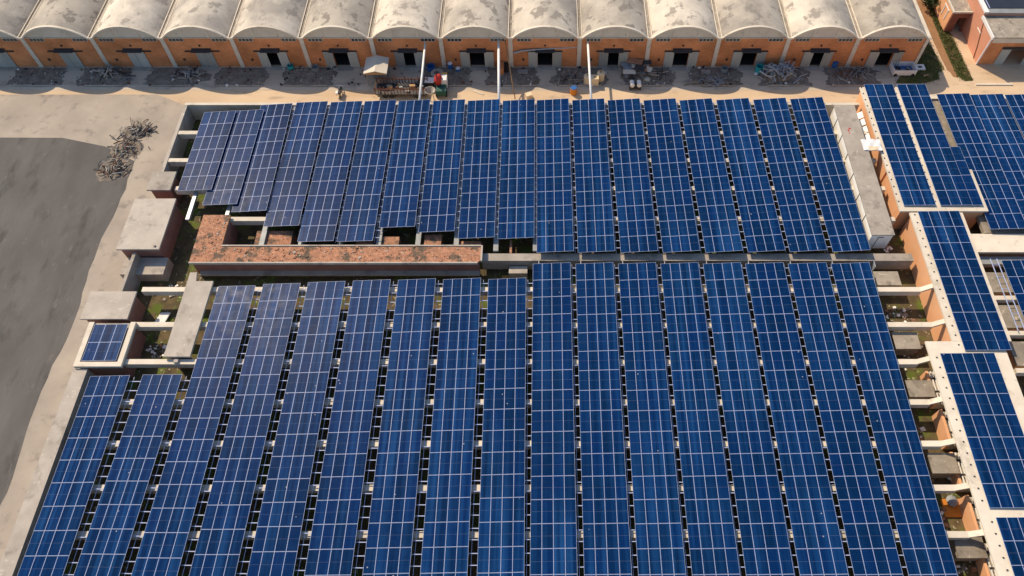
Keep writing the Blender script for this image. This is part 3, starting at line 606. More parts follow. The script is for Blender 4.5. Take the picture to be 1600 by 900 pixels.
for x in (47.9, 48.6):
    w = MB(); w.tube([(x, 36.5, 4.75), (x, 45.3, 4.75)], 0.05, 6); w.build('rail', 'alu', lad)
for i in range(6):
    w = MB(); w.tube([(47.9, 37.0 + 1.5*i, 4.75), (48.6, 37.0 + 1.5*i, 4.75)], 0.04, 6); w.build('rung', 'alu', lad)

# ================================================================ SOLAR ARRAYS
def panel_mesh(wd, ln):
    me = bpy.data.meshes.new('solar_panel'); x, y, f, t = wd/2, ln/2, 0.019, 0.04
    v = [(-x,-y,0),(x,-y,0),(x,y,0),(-x,y,0),(-x+f,-y+f,0),(x-f,-y+f,0),(x-f,y-f,0),(-x+f,y-f,0),(-x,-y,-t),(x,-y,-t),(x,y,-t),(-x,y,-t),
         (-x+f,-y+f,-0.006),(x-f,-y+f,-0.006),(x-f,y-f,-0.006),(-x+f,y-f,-0.006)]
    F = [(0,1,5,4),(1,2,6,5),(2,3,7,6),(3,0,4,7),(0,8,9,1),(1,9,10,2),(2,10,11,3),(3,11,8,0),(4,5,13,12),(5,6,14,13),(6,7,15,14),(7,4,12,15),(11,10,9,8),(12,13,14,15)]
    me.from_pydata(v, [], F); me.materials.append(M['alu']); me.materials.append(M['solar_glass'])
    me.polygons.foreach_set('material_index', [0]*13 + [1]); me.update(); return me
PM = {}
def get_panel(wd, ln):
    k = (round(wd, 3), round(ln, 3))
    if k not in PM: PM[k] = panel_mesh(wd, ln)
    return PM[k]
def box_mesh(name, x0, x1, y0, y1, z0, z1, m):
    w = MB(); w.box(x0, x1, y0, y1, z0, z1); me = bpy.data.meshes.new(name); me.from_pydata(w.v, [], w.f); me.materials.append(M[m]); me.update(); return me
def child(name, me, parent, loc, rot=(0, 0, 0), scale=(1, 1, 1)):
    o = bpy.data.objects.new(name, me); COL.objects.link(o); o.parent = parent; o.location = loc; o.rotation_euler = rot; o.scale = scale; return o
rp_ = random.Random(5)
def array(label, xc, ytop, ybot, z, ncol, nrow, colw=1.0, tilt=4.0, gap=0.5, group='solar strips', rungs=True, xbot=None, posts=True, skip=()):
    """strip of ncol x nrow modules; ytop..ybot along Y, centre line from xc (top) to xbot (bottom), right edge raised by tilt"""
    xbot = xc if xbot is None else xbot
    ln = (ytop - ybot) / nrow; t = R(-tilt)
    o = thing('solar_array', label, 'solar array', ((xc+xbot)/2, (ytop+ybot)/2, z), group)
    me = get_panel(colw - 0.012, ln - 0.016); cx0, cy0 = (xc+xbot)/2, (ytop+ybot)/2
    rz = math.atan2(xc - xbot, ytop - ybot)
    o.rotation_euler = (0, 0, -rz)
    for r in range(nrow):
        y = (ytop - cy0) - ln * (r + 0.5)
        for c in range(ncol):
            if (r, c) in skip: continue
            u = (c - (ncol - 1) / 2) * colw
            child('solar_panel', me, o, (u * math.cos(t), y, -u * math.sin(t)), (R(rp_.gauss(0, 0.16)), t + R(rp_.gauss(0, 0.22)), 0))
    hw = ncol * colw / 2; L_ = ytop - ybot
    zz = hw * math.sin(R(tilt))
    for u in (-hw * 0.55, hw * 0.55):
        child('rail', box_mesh('rail', -0.04, 0.04, -L_/2, L_/2, -0.16, -0.06, 'galv'), o, (u, 0, -u * math.sin(t)))
    if rungs:
        rm = box_mesh('crossbar', hw - 0.5, hw + gap + 0.35, -0.035, 0.035, -0.05, 0.0, 'alu')
        for r in range(nrow):
            for f in (0.24, 0.70):
                child('crossbar', rm, o, (0, (ytop - cy0) - ln * (r + f), -zz - 0.05))
        child('cable_tray', box_mesh('cable_tray', hw + gap*0.28, hw + gap*0.28 + 0.035, -L_/2, L_/2, -0.04, 0, 'alu'), o, (0, 0, -zz - 0.13))
    return o
def px_strip(label, t, b, ncol, nrow, **k):
    p, q = W(t[0], t[1], ZP), W(b[0], b[1], ZP)
    return array(label, p.x, p.y, q.y, ZP, ncol, nrow, xbot=q.x, **k)
FAR = [((344, 174), (303.5, 297)), ((388, 172), (343, 319.5)), ((432.5, 162.5), (388.5, 330)), ((488, 159), (439, 353)), ((541.7, 158.5), (492.5, 377)), ((594.7, 157), (554, 376.7)),
       ((647.7, 156.5), (620, 354.7)), ((702, 156.2), (681.7, 361.8)), ((756, 156), (744, 371.6)), ((810.5, 156), (806, 372)),
       ((863.5, 155), (867.5, 393.3)), ((919, 155), (932, 393.3)), ((974.3, 155), (999, 393.3)), ((1030.3, 155), (1065, 393)), ((1086.7, 155), (1131.7, 393)), ((1144.2, 154.5), (1198, 392.5)), ((1202, 154), (1263.5, 392)), ((1259.5, 153), (1331, 392))]
NR = [6, 7, 8, 9, 10, 10, 9, 9, 10, 10] + [11] * 8
for i, (t, b_) in enumerate(FAR):
    px_strip('%s blue solar strip from the left in the far field behind the gutter' % ORD[i], t, b_, 4, NR[i], group='solar strips of the far field', gap=0.32 if i < 10 else 0.52, rungs=(i != 17))
# near field
def near(label, xt, ytop, x900, nrow, **k):
    p = W(*xt, ZP); q = W(x900, 900, ZP); row = 2.105
    n = nrow; yb = ytop - n * row
    xb = p.x + (q.x - p.x) * (ytop - yb) / (p.y - q.y)
    return array(label, p.x, ytop, yb, ZP, 4, n, xbot=xb, group='solar strips of the near field', **k)
NEAR = [((172, 587), 62), ((254, 585), 150), ((370.5, 446.5), 240.5), ((440.5, 443), 331), ((510.5, 440), 421.5), ((581, 437.5), 511.5), ((651.5, 436), 602.7), ((722, 435.2), 693), ((792.5, 435), 782)]
for i, (t, x9) in enumerate(NEAR):
    y = W(*t, ZP).y
    near('%s blue solar strip from the left in the near field' % ORD[i], t, y, x9, 12 if i < 2 else 17, gap=0.78 if i < 8 else 0.55)
LX = [0.81, 5.36, 9.90, 14.42, 18.95, 23.47, 28.03, 32.6]
for i, x in enumerate(LX):
    array('%s blue solar strip from the left in the near field' % ORD[i + 9], x, 44.6, 44.6 - 18 * 2.105, ZP, 4, 18, gap=0.54, group='solar strips of the near field', rungs=(i != 7))
# right wing arrays, flush on the corridor roofs
def flush(label, a, b_, ncol, nrow, z=5.72, tilt=1.2, skip=(), group='solar arrays on the right wing roofs'):
    p, q = W(*a, z), W(*b_, z)          # top-left and bottom-right corners
    colw = (q.x - p.x) / ncol
    o = array(label, (p.x+q.x)/2, p.y, q.y, z, ncol, nrow, colw=colw, tilt=tilt, rungs=False, group=group, skip=skip)
    ft = MB(); x0 = -ncol*colw/2
    n = nrow*2
    for i in range(n):
        y = (p.y-q.y)/2 - (p.y-q.y)*(i+0.35)/n
        ft.box(x0-0.42, x0-0.28, y-0.05, y+0.05, ZW-z, ZW-z+0.07)
    f = ft.build('mounting_feet', 'dark_steel', o, org=(0, 0, 0)); f.location = (0, 0, 0); f['kind'] = 'stuff'
    return o
flush('narrow three-column solar strip on far right corridor roof beside the cover box', (1350, 131.5), (1462.5, 320.5), 3, 9)
flush('far right corridor solar strip that widens to four columns at its near end', (1401, 131.5), (1520, 320.5), 3, 9)
flush('short single column of four modules widening the far right strip', (1484, 229), (1536.5, 320.5), 1, 4)
flush('four-column solar strip along the orange wall, middle of the right wing', (1434, 329.5), (1580.5, 547), 4, 8)
flush('wide five-column solar array on the lower right corridor roof', (1469, 551.5), (1641, 793.5), 5, 7)
flush('solar array cut by the lower right corner of the view', (1556, 808), (1728, 1050), 5, 6)
ew = dict(z=5.2, tilt=2.5, group='solar strips at the upper right edge')
array('leftmost solar strip of the upper right block, beside the narrow roof strip', 50.95, 70.0, 49.0, 5.2, 4, 10, tilt=2.5, group=ew['group'], rungs=False)
array('second solar strip from the left in the upper right block', 55.1, 69.9, 46.8, 5.2, 4, 11, tilt=2.5, group=ew['group'], rungs=False)
array('third solar strip of the upper right block, cut by the frame', 59.4, 69.9, 46.8, 5.2, 4, 11, tilt=2.5, group=ew['group'], rungs=True)
array('short solar strip at the right edge beside the steel ladder', 50.9, 45.0, 32.4, 5.0, 4, 6, tilt=2.5, group=ew['group'], rungs=False)
array('small two-row solar array on the left concrete block with pale rim', -43.75, 37.1, 33.0, 5.0, 3, 2, colw=1.15, tilt=2.0, rungs=False, group='solar arrays on the left blocks')
w = MB(); w.box(48.6, 61.8, 48.95, 69.6, 4.0, 4.5); w.build('east_deck', 'old_concrete', B)
w = MB(); w.box(48.3, 61.8, 69.6, 70.3, 0, 4.75); w.build('rear_wall', 'concrete', B)

# ================================================================ THINGS IN THE YARD
def P(px, py, z=0): return W(px, py, z)
def barrel(name, label, p, r, h, m, lid=None, cat='barrel', open_top=False, prof=None):
    o = thing(name, label, cat, p)
    w = MB(); w.lathe(p, prof or [(r*0.95, 0), (r, 0.05), (r, h*0.33), (r*1.04, h*0.35), (r, h*0.38), (r, h*0.66), (r*1.04, h*0.68), (r, h*0.71), (r, h)] + ([(r*0.9, h), (r*0.88, h*0.25)] if open_top else []), 18); w.build('body', m, o, smooth=False)
    if not open_top:
        w = MB(); w.lathe((p[0], p[1], p[2]+h), [(r*0.98, 0), (r*0.98, 0.04), (r*0.3, 0.06)], 18); w.build('lid', lid or m, o)
    return o
# gabled kiosk
K = thing('gabled_kiosk', 'small kiosk with pale gabled sheet roof on posts before the hangars', 'kiosk', (P(586, 114, 2.4).x, P(586, 114, 2.4).y, 0))
kx, ky = P(586, 114, 2.4).x, P(586, 114, 2.4).y
for sx in (-1, 1):
    for sy in (0.2, 2.6):
        w = MB(); w.box(kx + sx*1.25 - 0.05, kx + sx*1.25 + 0.05, ky + sy - 0.05, ky + sy + 0.05, 0, 2.4); w.build('post', 'galv_dull', K)
    w = MB(); xo = kx + sx*1.55
    q = [(kx, ky-0.15, 2.75), (xo, ky-0.15, 2.35), (xo, ky+3.0, 2.35), (kx, ky+3.0, 2.75)]
    if sx < 0: q = [q[1], q[0], q[3], q[2]]
    w.hexa([(a, b_, c) for a, b_, c in q] + [(a, b_, c+0.06) for a, b_, c in q]); w.build('roof_sheet', 'sheet_roof', K)
w = MB(); w.prism([(kx-1.5, ky-0.14), (kx+1.5, ky-0.14), (kx+1.5, ky-0.06), (kx-1.5, ky-0.06)], 2.2, 2.34); w.poly([(kx-1.5, ky-0.15, 2.34), (kx+1.5, ky-0.15, 2.34), (kx, ky-0.15, 2.72)]); w.build('fascia', 'wood', K)
w = MB(); w.box(kx-0.5, kx+1.2, ky+0.4, ky+2.2, 0, 1.0); w.build('counter', 'galv_dull', K)
# rusty stake trailer
p0, p1 = P(589, 152), P(668, 152)
S = thing('stake_trailer', 'rusty stake-sided trailer standing behind the solar strips', 'trailer', ((p0.x+p1.x)/2, p0.y, 0))
x0, x1, y0, y1 = p0.x, p1.x, p0.y - 0.2, p0.y + 1.9
w = MB(); w.box(x0, x1, y0, y1, 0.55, 0.72); w.build('bed', 'dark_steel', S)
w = MB(); w.box(x0, x1, y0, y0+0.08, 1.45, 1.6); w.box(x0, x1, y1-0.08, y1, 1.45, 1.6); w.box(x0, x0+0.08, y0, y1, 1.45, 1.6); w.build('top_rail', 'rust', S)
sm = box_mesh('stake', -0.05, 0.05, -0.04, 0.04, 0, 1.0, 'rust')
n = 16
for i in range(n + 1):
    for yy in (y0 - 0.04, y1 + 0.04):
        ob = child('stake', sm, S, (x0 + (x1-x0)*i/n - S.location.x, yy - S.location.y, 0.72), (R(rp_.uniform(-4, 4)), R(rp_.uniform(-5, 5)), 0), (1, 1, rp_.uniform(0.8, 1.35)))
for xx in (x0 + 1.2, x0 + 2.1, x1 - 1.4):
    for yy in (y0 + 0.15, y1 - 0.15):
        w = MB(); w.tube([(xx, yy-0.12, 0.38), (xx, yy+0.12, 0.38)], 0.38, 14); w.build('wheel', 'rubber', S)
rr = random.Random(21)
for i in range(9):
    w = MB(); a = rr.uniform(x0+0.4, x1-0.6); b_ = rr.uniform(y0+0.4, y1-0.3); s_ = rr.uniform(0.25, 0.6)
    w.box(a, a + s_*1.3, b_ - s_*0.4, b_ + s_*0.3, 0.72, 0.72 + s_*0.7); w.build('load', rr.choice(['wood', 'rust', 'yellow_paint', 'galv_dull', 'dark_steel']), S)
# concrete mixer with red drum
p = P(689, 152); MX = thing('concrete_mixer', 'red and white drum mixer on green chassis beside the trailer', 'mixer', p)
w = MB(); w.box(p.x-0.55, p.x+0.75, p.y-0.1, p.y+1.2, 0.4, 1.15); w.build('chassis', 'green_paint', MX)
w = MB(); w.tube([(p.x-0.35, p.y+1.0, 1.3), (p.x-0.3, p.y+1.25, 1.7), (p.x-0.25, p.y+1.75, 2.05), (p.x-0.2, p.y+2.0, 2.15)], [0.3, 0.52, 0.5, 0.28], 14); w.build('drum', 'red_paint', MX, smooth=True)
w = MB(); w.box(p.x+0.1, p.x+0.85, p.y+1.2, p.y+2.3, 0.5, 1.9); w.build('cab', 'white', MX)
w = MB(); w.box(p.x+0.12, p.x+0.84, p.y+2.3, p.y+2.7, 1.2, 1.9); w.build('hopper', 'yellow_paint', MX)
for sx in (-0.55, 0.75):
    for yy in (0.2, 2.0):
        w = MB(); w.tube([(p.x+sx-0.1, p.y+yy, 0.35), (p.x+sx+0.1, p.y+yy, 0.35)], 0.35, 14); w.build('wheel', 'rubber', MX)
p = P(672, 139); CT = thing('white_top_cart', 'dark cart with white top between trailer and red drum mixer', 'cart', p)
w = MB(); w.box(p.x-0.5, p.x+0.55, p.y, p.y+0.8, 0.3, 1.1); w.build('body', 'dark_steel', CT)
w = MB(); w.box(p.x-0.6, p.x+0.65, p.y-0.05, p.y+0.95, 1.1, 1.2); w.build('top', 'white', CT)
for sx in (-0.5, 0.5):
    w = MB(); w.tube([(p.x+sx-0.05, p.y+0.2, 0.3), (p.x+sx+0.05, p.y+0.2, 0.3)], 0.3, 12); w.build('wheel', 'rubber', CT)
p = P(674, 155); CV = thing('hopper_funnel', 'pale funnel hopper with leaning chute below the cart', 'hopper', p)
w = MB(); w.lathe(p, [(0.12, 0.5), (0.2, 0.9), (0.75, 1.6), (0.7, 1.6), (0.15, 0.95)], 10); w.build('funnel', 'slab_grey', CV)
for a in (-0.4, 0.4):
    w = MB(); w.tube([(p.x+a, p.y-0.1, 0), (p.x+a*0.7, p.y, 1.3)], 0.05, 6); w.build('leg', 'galv_dull', CV)
# tanks, tubs, barrels before the hangars
barrel('concrete_ring', 'large dark concrete ring with white rim beside the blue tub', P(684, 122), 0.8, 0.9, 'slab_grey', open_top=True, cat='ring', prof=[(0.78, 0), (0.78, 0.75), (0.86, 0.78), (0.86, 0.95), (0.35, 0.98), (0.33, 0.6)])
barrel('blue_tub', 'round blue plastic tub against the wall left of a pilaster', P(674, 109), 0.55, 0.7, 'blue_plastic', open_top=True, cat='tub')
barrel('blue_barrel', 'blue barrel with white lid standing right of a pilaster', P(704, 107), 0.33, 0.9, 'blue_plastic', lid='white')
barrel('valve_drum', 'small drum with white ring lying right of the blue barrel', P(716, 111), 0.32, 0.5, 'blue_plastic', lid='white', cat='drum')
barrel('cable_drum', 'round blue-rimmed drum by the wall in the fifth visible bay', P(494, 109), 0.5, 0.55, 'galv_dull', open_top=True, cat='drum')
barrel('teal_bin', 'small teal bin by the wall left of the blue-rimmed drum', P(455, 107), 0.4, 0.6, 'teal_plastic', open_top=True, cat='bin')
for i, (x, y, d) in enumerate(((918, 132, 'left of three, round topped'), (929, 134, 'square front one of three'), (938, 127, 'right of three, beside the overhead pipe'))):
    q = P(x, y); o = thing('cream_tank', 'cream plastic tank, %s' % d, 'tank', q, 'cream plastic tanks')
    if i == 1:
        w = MB(); w.box(q.x-0.5, q.x+0.5, q.y-0.1, q.y+0.8, 0, 1.25); w.build('body', 'cream_plastic', o)
        w = MB(); w.lathe((q.x, q.y+0.3, 1.25), [(0.16, 0), (0.16, 0.08)], 10); w.build('cap', 'wood', o)
    else:
        w = MB(); w.lathe((q.x, q.y+0.3, 0), [(0.52, 0), (0.55, 0.1), (0.55, 1.15), (0.5, 1.28), (0.2, 1.36)], 18); w.build('body', 'cream_plastic', o, smooth=False)
        w = MB(); w.lathe((q.x, q.y+0.3, 1.36), [(0.17, 0), (0.17, 0.08)], 10); w.build('cap', 'wood', o)
barrel('orange_blue_bin', 'orange bin with blue-white rim before the soil bed', P(896, 146), 0.45, 1.0, 'orange_sheet', lid='blue_plastic', cat='bin')
# twin white tank cart
q = P(992, 140); o = thing('white_tank_cart', 'small cart with two white drums at the front of the scrap heap', 'cart', q)
w = MB(); w.box(q.x-0.7, q.x+0.7, q.y-0.2, q.y+0.7, 0.25, 0.45); w.build('frame', 'dark_steel', o)
for sx in (-0.42, 0.5):
    w = MB(); w.tube([(q.x+sx, q.y-0.1, 0.75), (q.x+sx, q.y+0.75, 0.75)], 0.3, 14); w.build('drum', 'white', o)
w = MB(); w.box(q.x-0.1, q.x+0.2, q.y, q.y+0.6, 0.45, 0.9); w.build('motor', 'dark_steel', o)
for sx in (-0.7, 0.7):
    w = MB(); w.tube([(q.x+sx-0.06, q.y, 0.25), (q.x+sx+0.06, q.y, 0.25)], 0.25, 12); w.build('wheel', 'rubber', o)
barrel('teal_barrel', 'teal barrel with open top left of the grey pipe heap', P(1185, 112), 0.5, 1.0, 'teal_plastic', open_top=True)
barrel('grey_drum', 'grey open drum by the wall right of the second pilaster from right path', P(1131, 111), 0.5, 0.6, 'galv_dull', open_top=True, cat='drum')
barrel('blue_drum', 'blue drum by the wall in the second bay from the right end', P(1303, 104), 0.38, 0.85, 'blue_plastic')
def sack(label, p, s, m='white'):
    w = MB(); w.lathe(p, [(s*0.6, 0), (s, s*0.25), (s*0.9, s*0.6), (s*0.3, s*0.8)], 9)
    for i, v in enumerate(w.v): w.v[i] = (v[0] + 0.1*s*math.sin(i*2.1), v[1] + 0.12*s*math.cos(i*1.7), v[2])
    tag(w.build('sack', m, org=p), label, 'sack')
sack('grey-white sack lying in the scrap heap', P(1011, 125), 0.45, 'plaster')
sack('white sack leaning against the teal barrel', P(1181, 116), 0.3)
sack('small white sack beside the door path', P(874, 109), 0.2)
# heaps of pipes and scrap
def heap(name, label, cx, cy, w_, d_, h_, n, mats, part='pipe', seed=1, rr_=(0.04, 0.09), ln=(0.8, 2.2), bend=0.3):
    r = random.Random(seed); o = thing(name, label, 'scrap heap', (cx, cy, 0), 'scrap heaps before the hangars')
    bs = MB(); bs.lathe((0, 0, 0), [(1.0, 0), (0.8, 0.4), (0.4, 0.8), (0.1, 0.9)], 12)
    bs.v = [(cx + x*w_*0.5*(1+0.2*math.sin(i*1.9)), cy + y*d_*0.5*(1+0.2*math.cos(i*2.3)), z*h_*0.55*(1+0.3*math.sin(i*1.3))) for i, (x, y, z) in enumerate(bs.v)]
    bs.build('mound', 'soil', o)
    for i in range(n):
        x = cx + r.gauss(0, w_*0.24); y = cy + r.gauss(0, d_*0.22)
        e = max(0, 1 - ((x-cx)/(w_*0.55))**2 - ((y-cy)/(d_*0.55))**2); z = 0.1 + h_*e*r.uniform(0.5, 1.0)
        a = r.uniform(0, 6.28); l = r.uniform(*ln)/2; s_ = r.uniform(-0.35, 0.35); k = r.uniform(-bend, bend); R_ = r.uniform(*rr_)
        dx, dy = math.cos(a)*l, math.sin(a)*l
        t = MB(); t.tube([(x-dx, y-dy, max(0.08, z-s_*l)), (x-dy*k, y+dx*k, z+0.06), (x+dx, y+dy, max(0.08, z+s_*l))], R_, 6); t.build(part, r.choice(mats), o)
    return o
def xy(px, py): q = W(px, py, 0.3); return q.x, q.y
heap('pipe_heap', 'large tangled heap of grey pipes right of the teal barrel', *xy(1216, 116), 5.6, 2.6, 1.7, 80, ['grey_pipe', 'grey_pipe', 'galv'], seed=2, rr_=(0.05, 0.13), bend=0.6)
o = heap('scrap_heap', 'heap of folded sheets and bars in the middle right of the hangar row', *xy(1005, 115), 5.0, 2.4, 1.0, 38, ['grey_pipe', 'dark_steel', 'galv_dull', 'slab_grey'], part='bar', seed=5, rr_=(0.03, 0.06))
r = random.Random(9)
for i in range(16):
    x, y = xy(990 + r.uniform(-12, 22), 108 + r.uniform(-6, 12)); a = r.uniform(-0.5, 0.5); t = MB()
    l, d_ = r.uniform(0.5, 1.1), r.uniform(0.2, 0.5); c, s_ = math.cos(a), math.sin(a); z = 0.4 + 0.07*i
    q = [(x + c*u - s_*v, y + s_*u + c*v, z + 0.2*v) for u, v in ((-l, -d_), (l, -d_), (l, d_), (-l, d_))]
    t.hexa([(a_, b_, e-0.03) for a_, b_, e in q] + q); t.build('folded_sheet', r.choice(['grey_pipe', 'plaster', 'galv', 'terracotta', 'dark_steel']), o)
heap('wire_heap', 'dark heap of bent wire and rods left of the open skip', *xy(1335, 116), 5.5, 2.4, 0.8, 50, ['dark_steel', 'grey_pipe', 'galv_dull', 'rust'], part='rod', seed=8, rr_=(0.03, 0.06), bend=0.7)
heap('timber_heap', 'low heap of grey timber scraps in bed beside the grey open drum', *xy(1118, 126), 6.0, 2.0, 0.4, 30, ['galv_dull', 'soil', 'grey_pipe'], part='plank', seed=12, rr_=(0.04, 0.08))
heap('bar_heap', 'sparse scrap bars in soil bed below the cream tanks', *xy(885, 122), 5.0, 2.2, 0.35, 24, ['galv_dull', 'slab_grey', 'dark_steel'], part='bar', seed=15, rr_=(0.03, 0.06))
for i_, (px_, py_, w_, d_, n_, d) in enumerate(((212, 203, 4.2, 3.0, 46, 'nearest the hangars, of three'), (196, 230, 4.0, 3.6, 46, 'middle one of three'), (176, 262, 4.2, 4.0, 46, 'nearest the flat concrete roofs, of three'))):
    heap('yard_heap', 'low dark scrap heap in the left yard, ' + d, *xy(px_, py_), w_, d_, 0.4, n_, ['dark_steel', 'dark_steel', 'dimmed_paving', 'galv_dull', 'rust'], part='bar', seed=17 + i_, rr_=(0.03, 0.08), ln=(0.5, 1.7), bend=0.5)
heap('left_bed_heap', 'scrap heap in soil bed at second pilaster from the photo left', *xy(300, 118), 5.0, 2.2, 0.8, 34, ['galv_dull', 'slab_grey', 'dark_steel'], part='bar', seed=19)
heap('far_left_heap', 'scrap heap in soil bed at the leftmost visible pilaster', *xy(172, 116), 5.0, 2.4, 0.9, 34, ['galv_dull', 'slab_grey', 'dark_steel'], part='bar', seed=23)
w = MB(); q = P(1103, 113, 0.2); w.box(q.x-0.6, q.x+0.6, q.y-0.3, q.y+0.4, 0.15, 0.3); tag(w.build('manhole_slab', 'slab_grey', org=(q.x, q.y, 0.15)), 'flat concrete slab in the bed left of the grey open drum', 'slab')
w = MB(); q = P(817, 113, 0.2); w.box(q.x-0.7, q.x+0.7, q.y-0.25, q.y+0.35, 0.15, 0.45); tag(w.build('metal_trough', 'galv_dull', org=(q.x, q.y, 0.15)), 'grey metal trough on soil bed right of the brick niche', 'trough')
# open skip and white frame at the right end
p = P(1412, 119); SK = thing('open_skip', 'white open-topped skip full of dark scrap at the last hangar', 'skip', p)
x0, x1, y0, y1, zt = p.x - 1.6, p.x + 1.5, p.y, p.y + 1.9, 0.95
for a in ((x0, x1, y0, y0+0.1), (x0, x1, y1-0.1, y1), (x0, x0+0.1, y0+0.1, y1-0.1), (x1-0.1, x1, y0+0.1, y1-0.1)):
    w = MB(); w.box(*a, 0.12, zt); w.build('side', 'white', SK)
w = MB(); w.box(x0+0.1, x1-0.1, y0+0.1, y1-0.1, 0.12, 0.2); w.build('floor', 'blue_plastic', SK)
for xx in (x0 + 0.35, x1 - 0.35):
    w = MB(); w.tube([(xx, y0-0.14, 0.22), (xx, y0, 0.22)], 0.22, 12); w.build('wheel', 'rubber', SK)
SC = thing('skip_scrap', 'dark scrap parts lying inside the white open skip', 'scrap', (p.x, p.y + 0.9, 0.2))
r = random.Random(4)
for i in range(14):
    w = MB(); a = r.uniform(x0+0.3, x1-0.6); b_ = r.uniform(y0+0.25, y1-0.6); s_ = r.uniform(0.15, 0.4); w.box(a, a+s_*1.4, b_, b_+s_, 0.2, 0.3+s_); w.build('piece', r.choice(['dark_steel', 'rust', 'galv_dull', 'black']), SC)
p = P(1438, 110); WF = thing('square_kerb_box', 'flat white square frame with dark middle lying on grass', 'box', p)
w = MB(); w.box(p.x-0.65, p.x+0.65, p.y, p.y+0.28, 0, 0.22); w.box(p.x-0.65, p.x+0.65, p.y+0.75, p.y+1.0, 0, 0.22); w.box(p.x-0.65, p.x-0.3, p.y+0.28, p.y+0.75, 0, 0.22); w.box(p.x+0.3, p.x+0.65, p.y+0.28, p.y+0.75, 0, 0.22); w.build('rim', 'white', WF)
w = MB(); w.box(p.x-0.3, p.x+0.3, p.y+0.28, p.y+0.75, 0, 0.05); w.build('inset', 'black', WF)
# parked motorcycle
p = P(532, 152); MC = thing('motorcycle', 'dark motorcycle with white side box parked in the sunlit yard', 'motorcycle', p)
for yy in (0.0, 1.25):
    w = MB(); n = 14
    pts = [(p.x, p.y + yy + 0.3*math.cos(2*math.pi*i/n), 0.32 + 0.3*math.sin(2*math.pi*i/n)) for i in range(n+1)]
    for i in range(n): w.tube([pts[i], pts[i+1]], 0.06, 5, cap=False)
    w.build('wheel', 'rubber', MC)
w = MB(); w.box(p.x-0.14, p.x+0.14, p.y+0.3, p.y+0.9, 0.35, 0.75); w.build('engine', 'galv_dull', MC)
w = MB(); w.box(p.x-0.16, p.x+0.16, p.y-0.15, p.y+0.6, 0.75, 0.9); w.build('seat', 'black', MC)
w = MB(); w.tube([(p.x, p.y+0.55, 0.88), (p.x, p.y+1.0, 0.92)], [0.17, 0.13], 10); w.build('tank', 'dark_steel', MC)
w = MB(); w.tube([(p.x-0.4, p.y+0.95, 1.1), (p.x, p.y+1.08, 1.02), (p.x+0.4, p.y+0.95, 1.1)], 0.025, 6); w.build('handlebar', 'alu', MC)
w = MB(); w.tube([(p.x, p.y+1.05, 1.0), (p.x, p.y+1.25, 0.32)], 0.04, 6); w.build('fork', 'alu', MC)
w = MB(); w.box(p.x-0.5, p.x-0.16, p.y-0.1, p.y+0.4, 0.4, 0.8); w.build('side_box', 'white', MC)
# overhead service pipes between hangars and the workshop roof
def opipe(label, a, za, b_, zb, r, m='white'):
    p, q = W(*a, za), W(*b_, zb)
    w = MB(); w.tube([p, p + (q-p)*0.5 + Vector((0, 0, -0.05)), q], r, 10)
    tag(w.build('overhead_pipe', m, org=p, smooth=True), label, 'pipe', 'overhead pipes from the hangars')
opipe('white overhead pipe above the stake trailer', (664.5, 66), 4.5, (655, 160), 4.65, 0.14)
opipe('thick white overhead pipe beside the thin leaning pole', (779, 61), 4.5, (779.5, 160), 4.65, 0.17)
opipe('white overhead pipe passing the cream tanks', (918.5, 66), 4.5, (924, 158), 4.65, 0.15)
opipe('thin brown pole leaning from hangar window to the ground', (789, 62), 4.5, (805, 155), 0.4, 0.07, 'wood')
w = MB(); w.tube([W(803, 83, 2.4), W(815, 79.5, 2.9), W(850, 76.5, 3.1), W(914, 73.5, 3.25)], [0.16, 0.12, 0.10, 0.07], 8)
o = w.build('duct', 'galv', org=W(803, 83, 2.4)); tag(o, 'long bent grey duct running across the hangar front above a door', 'duct')
# brick niche pier by the thin pole
N_ = thing('brick_pier', 'low brick pier with dark niche at the foot of a pilaster', 'pier', (pilx(6) - 0.9, 79.2, 0))
w = MB(); w.box(pilx(6)-1.9, pilx(6)-1.0, 79.2, 80.7, 0, 1.0); w.build('body', 'brick', N_)
w = MB(); w.box(pilx(6)-1.0, pilx(6)-0.35, 79.6, 80.7, 0, 0.9); w.build('niche', 'black', N_)
# planks and sheets lying in the sun
for i, (x, y, a, l, m, d) in enumerate(((748, 145, -0.5, 1.5, 'plaster', 'bent pale strip lying near the shadow edge'), (826, 152, 0.4, 0.8, 'cream_plastic', 'yellow crate between thin pole and pale sheet'), (1447, 118, 0.3, .8, 'wood', 'plank lying in the grass by the last hangar'))):
    q = P(x, y); c, s_ = math.cos(a), math.sin(a); w = MB()
    wd = 0.12 if i != 1 else 0.35; h = 0.08 if i != 1 else 0.6
    w.prism([(q.x + c*u - s_*v, q.y + s_*u + c*v) for u, v in ((-l/2, -wd), (l/2, -wd), (l/2, wd), (-l/2, wd))], 0.01, h)
    tag(w.build('plank' if i != 1 else 'crate', m, org=(q.x, q.y, 0)), d, 'plank' if i != 1 else 'crate')

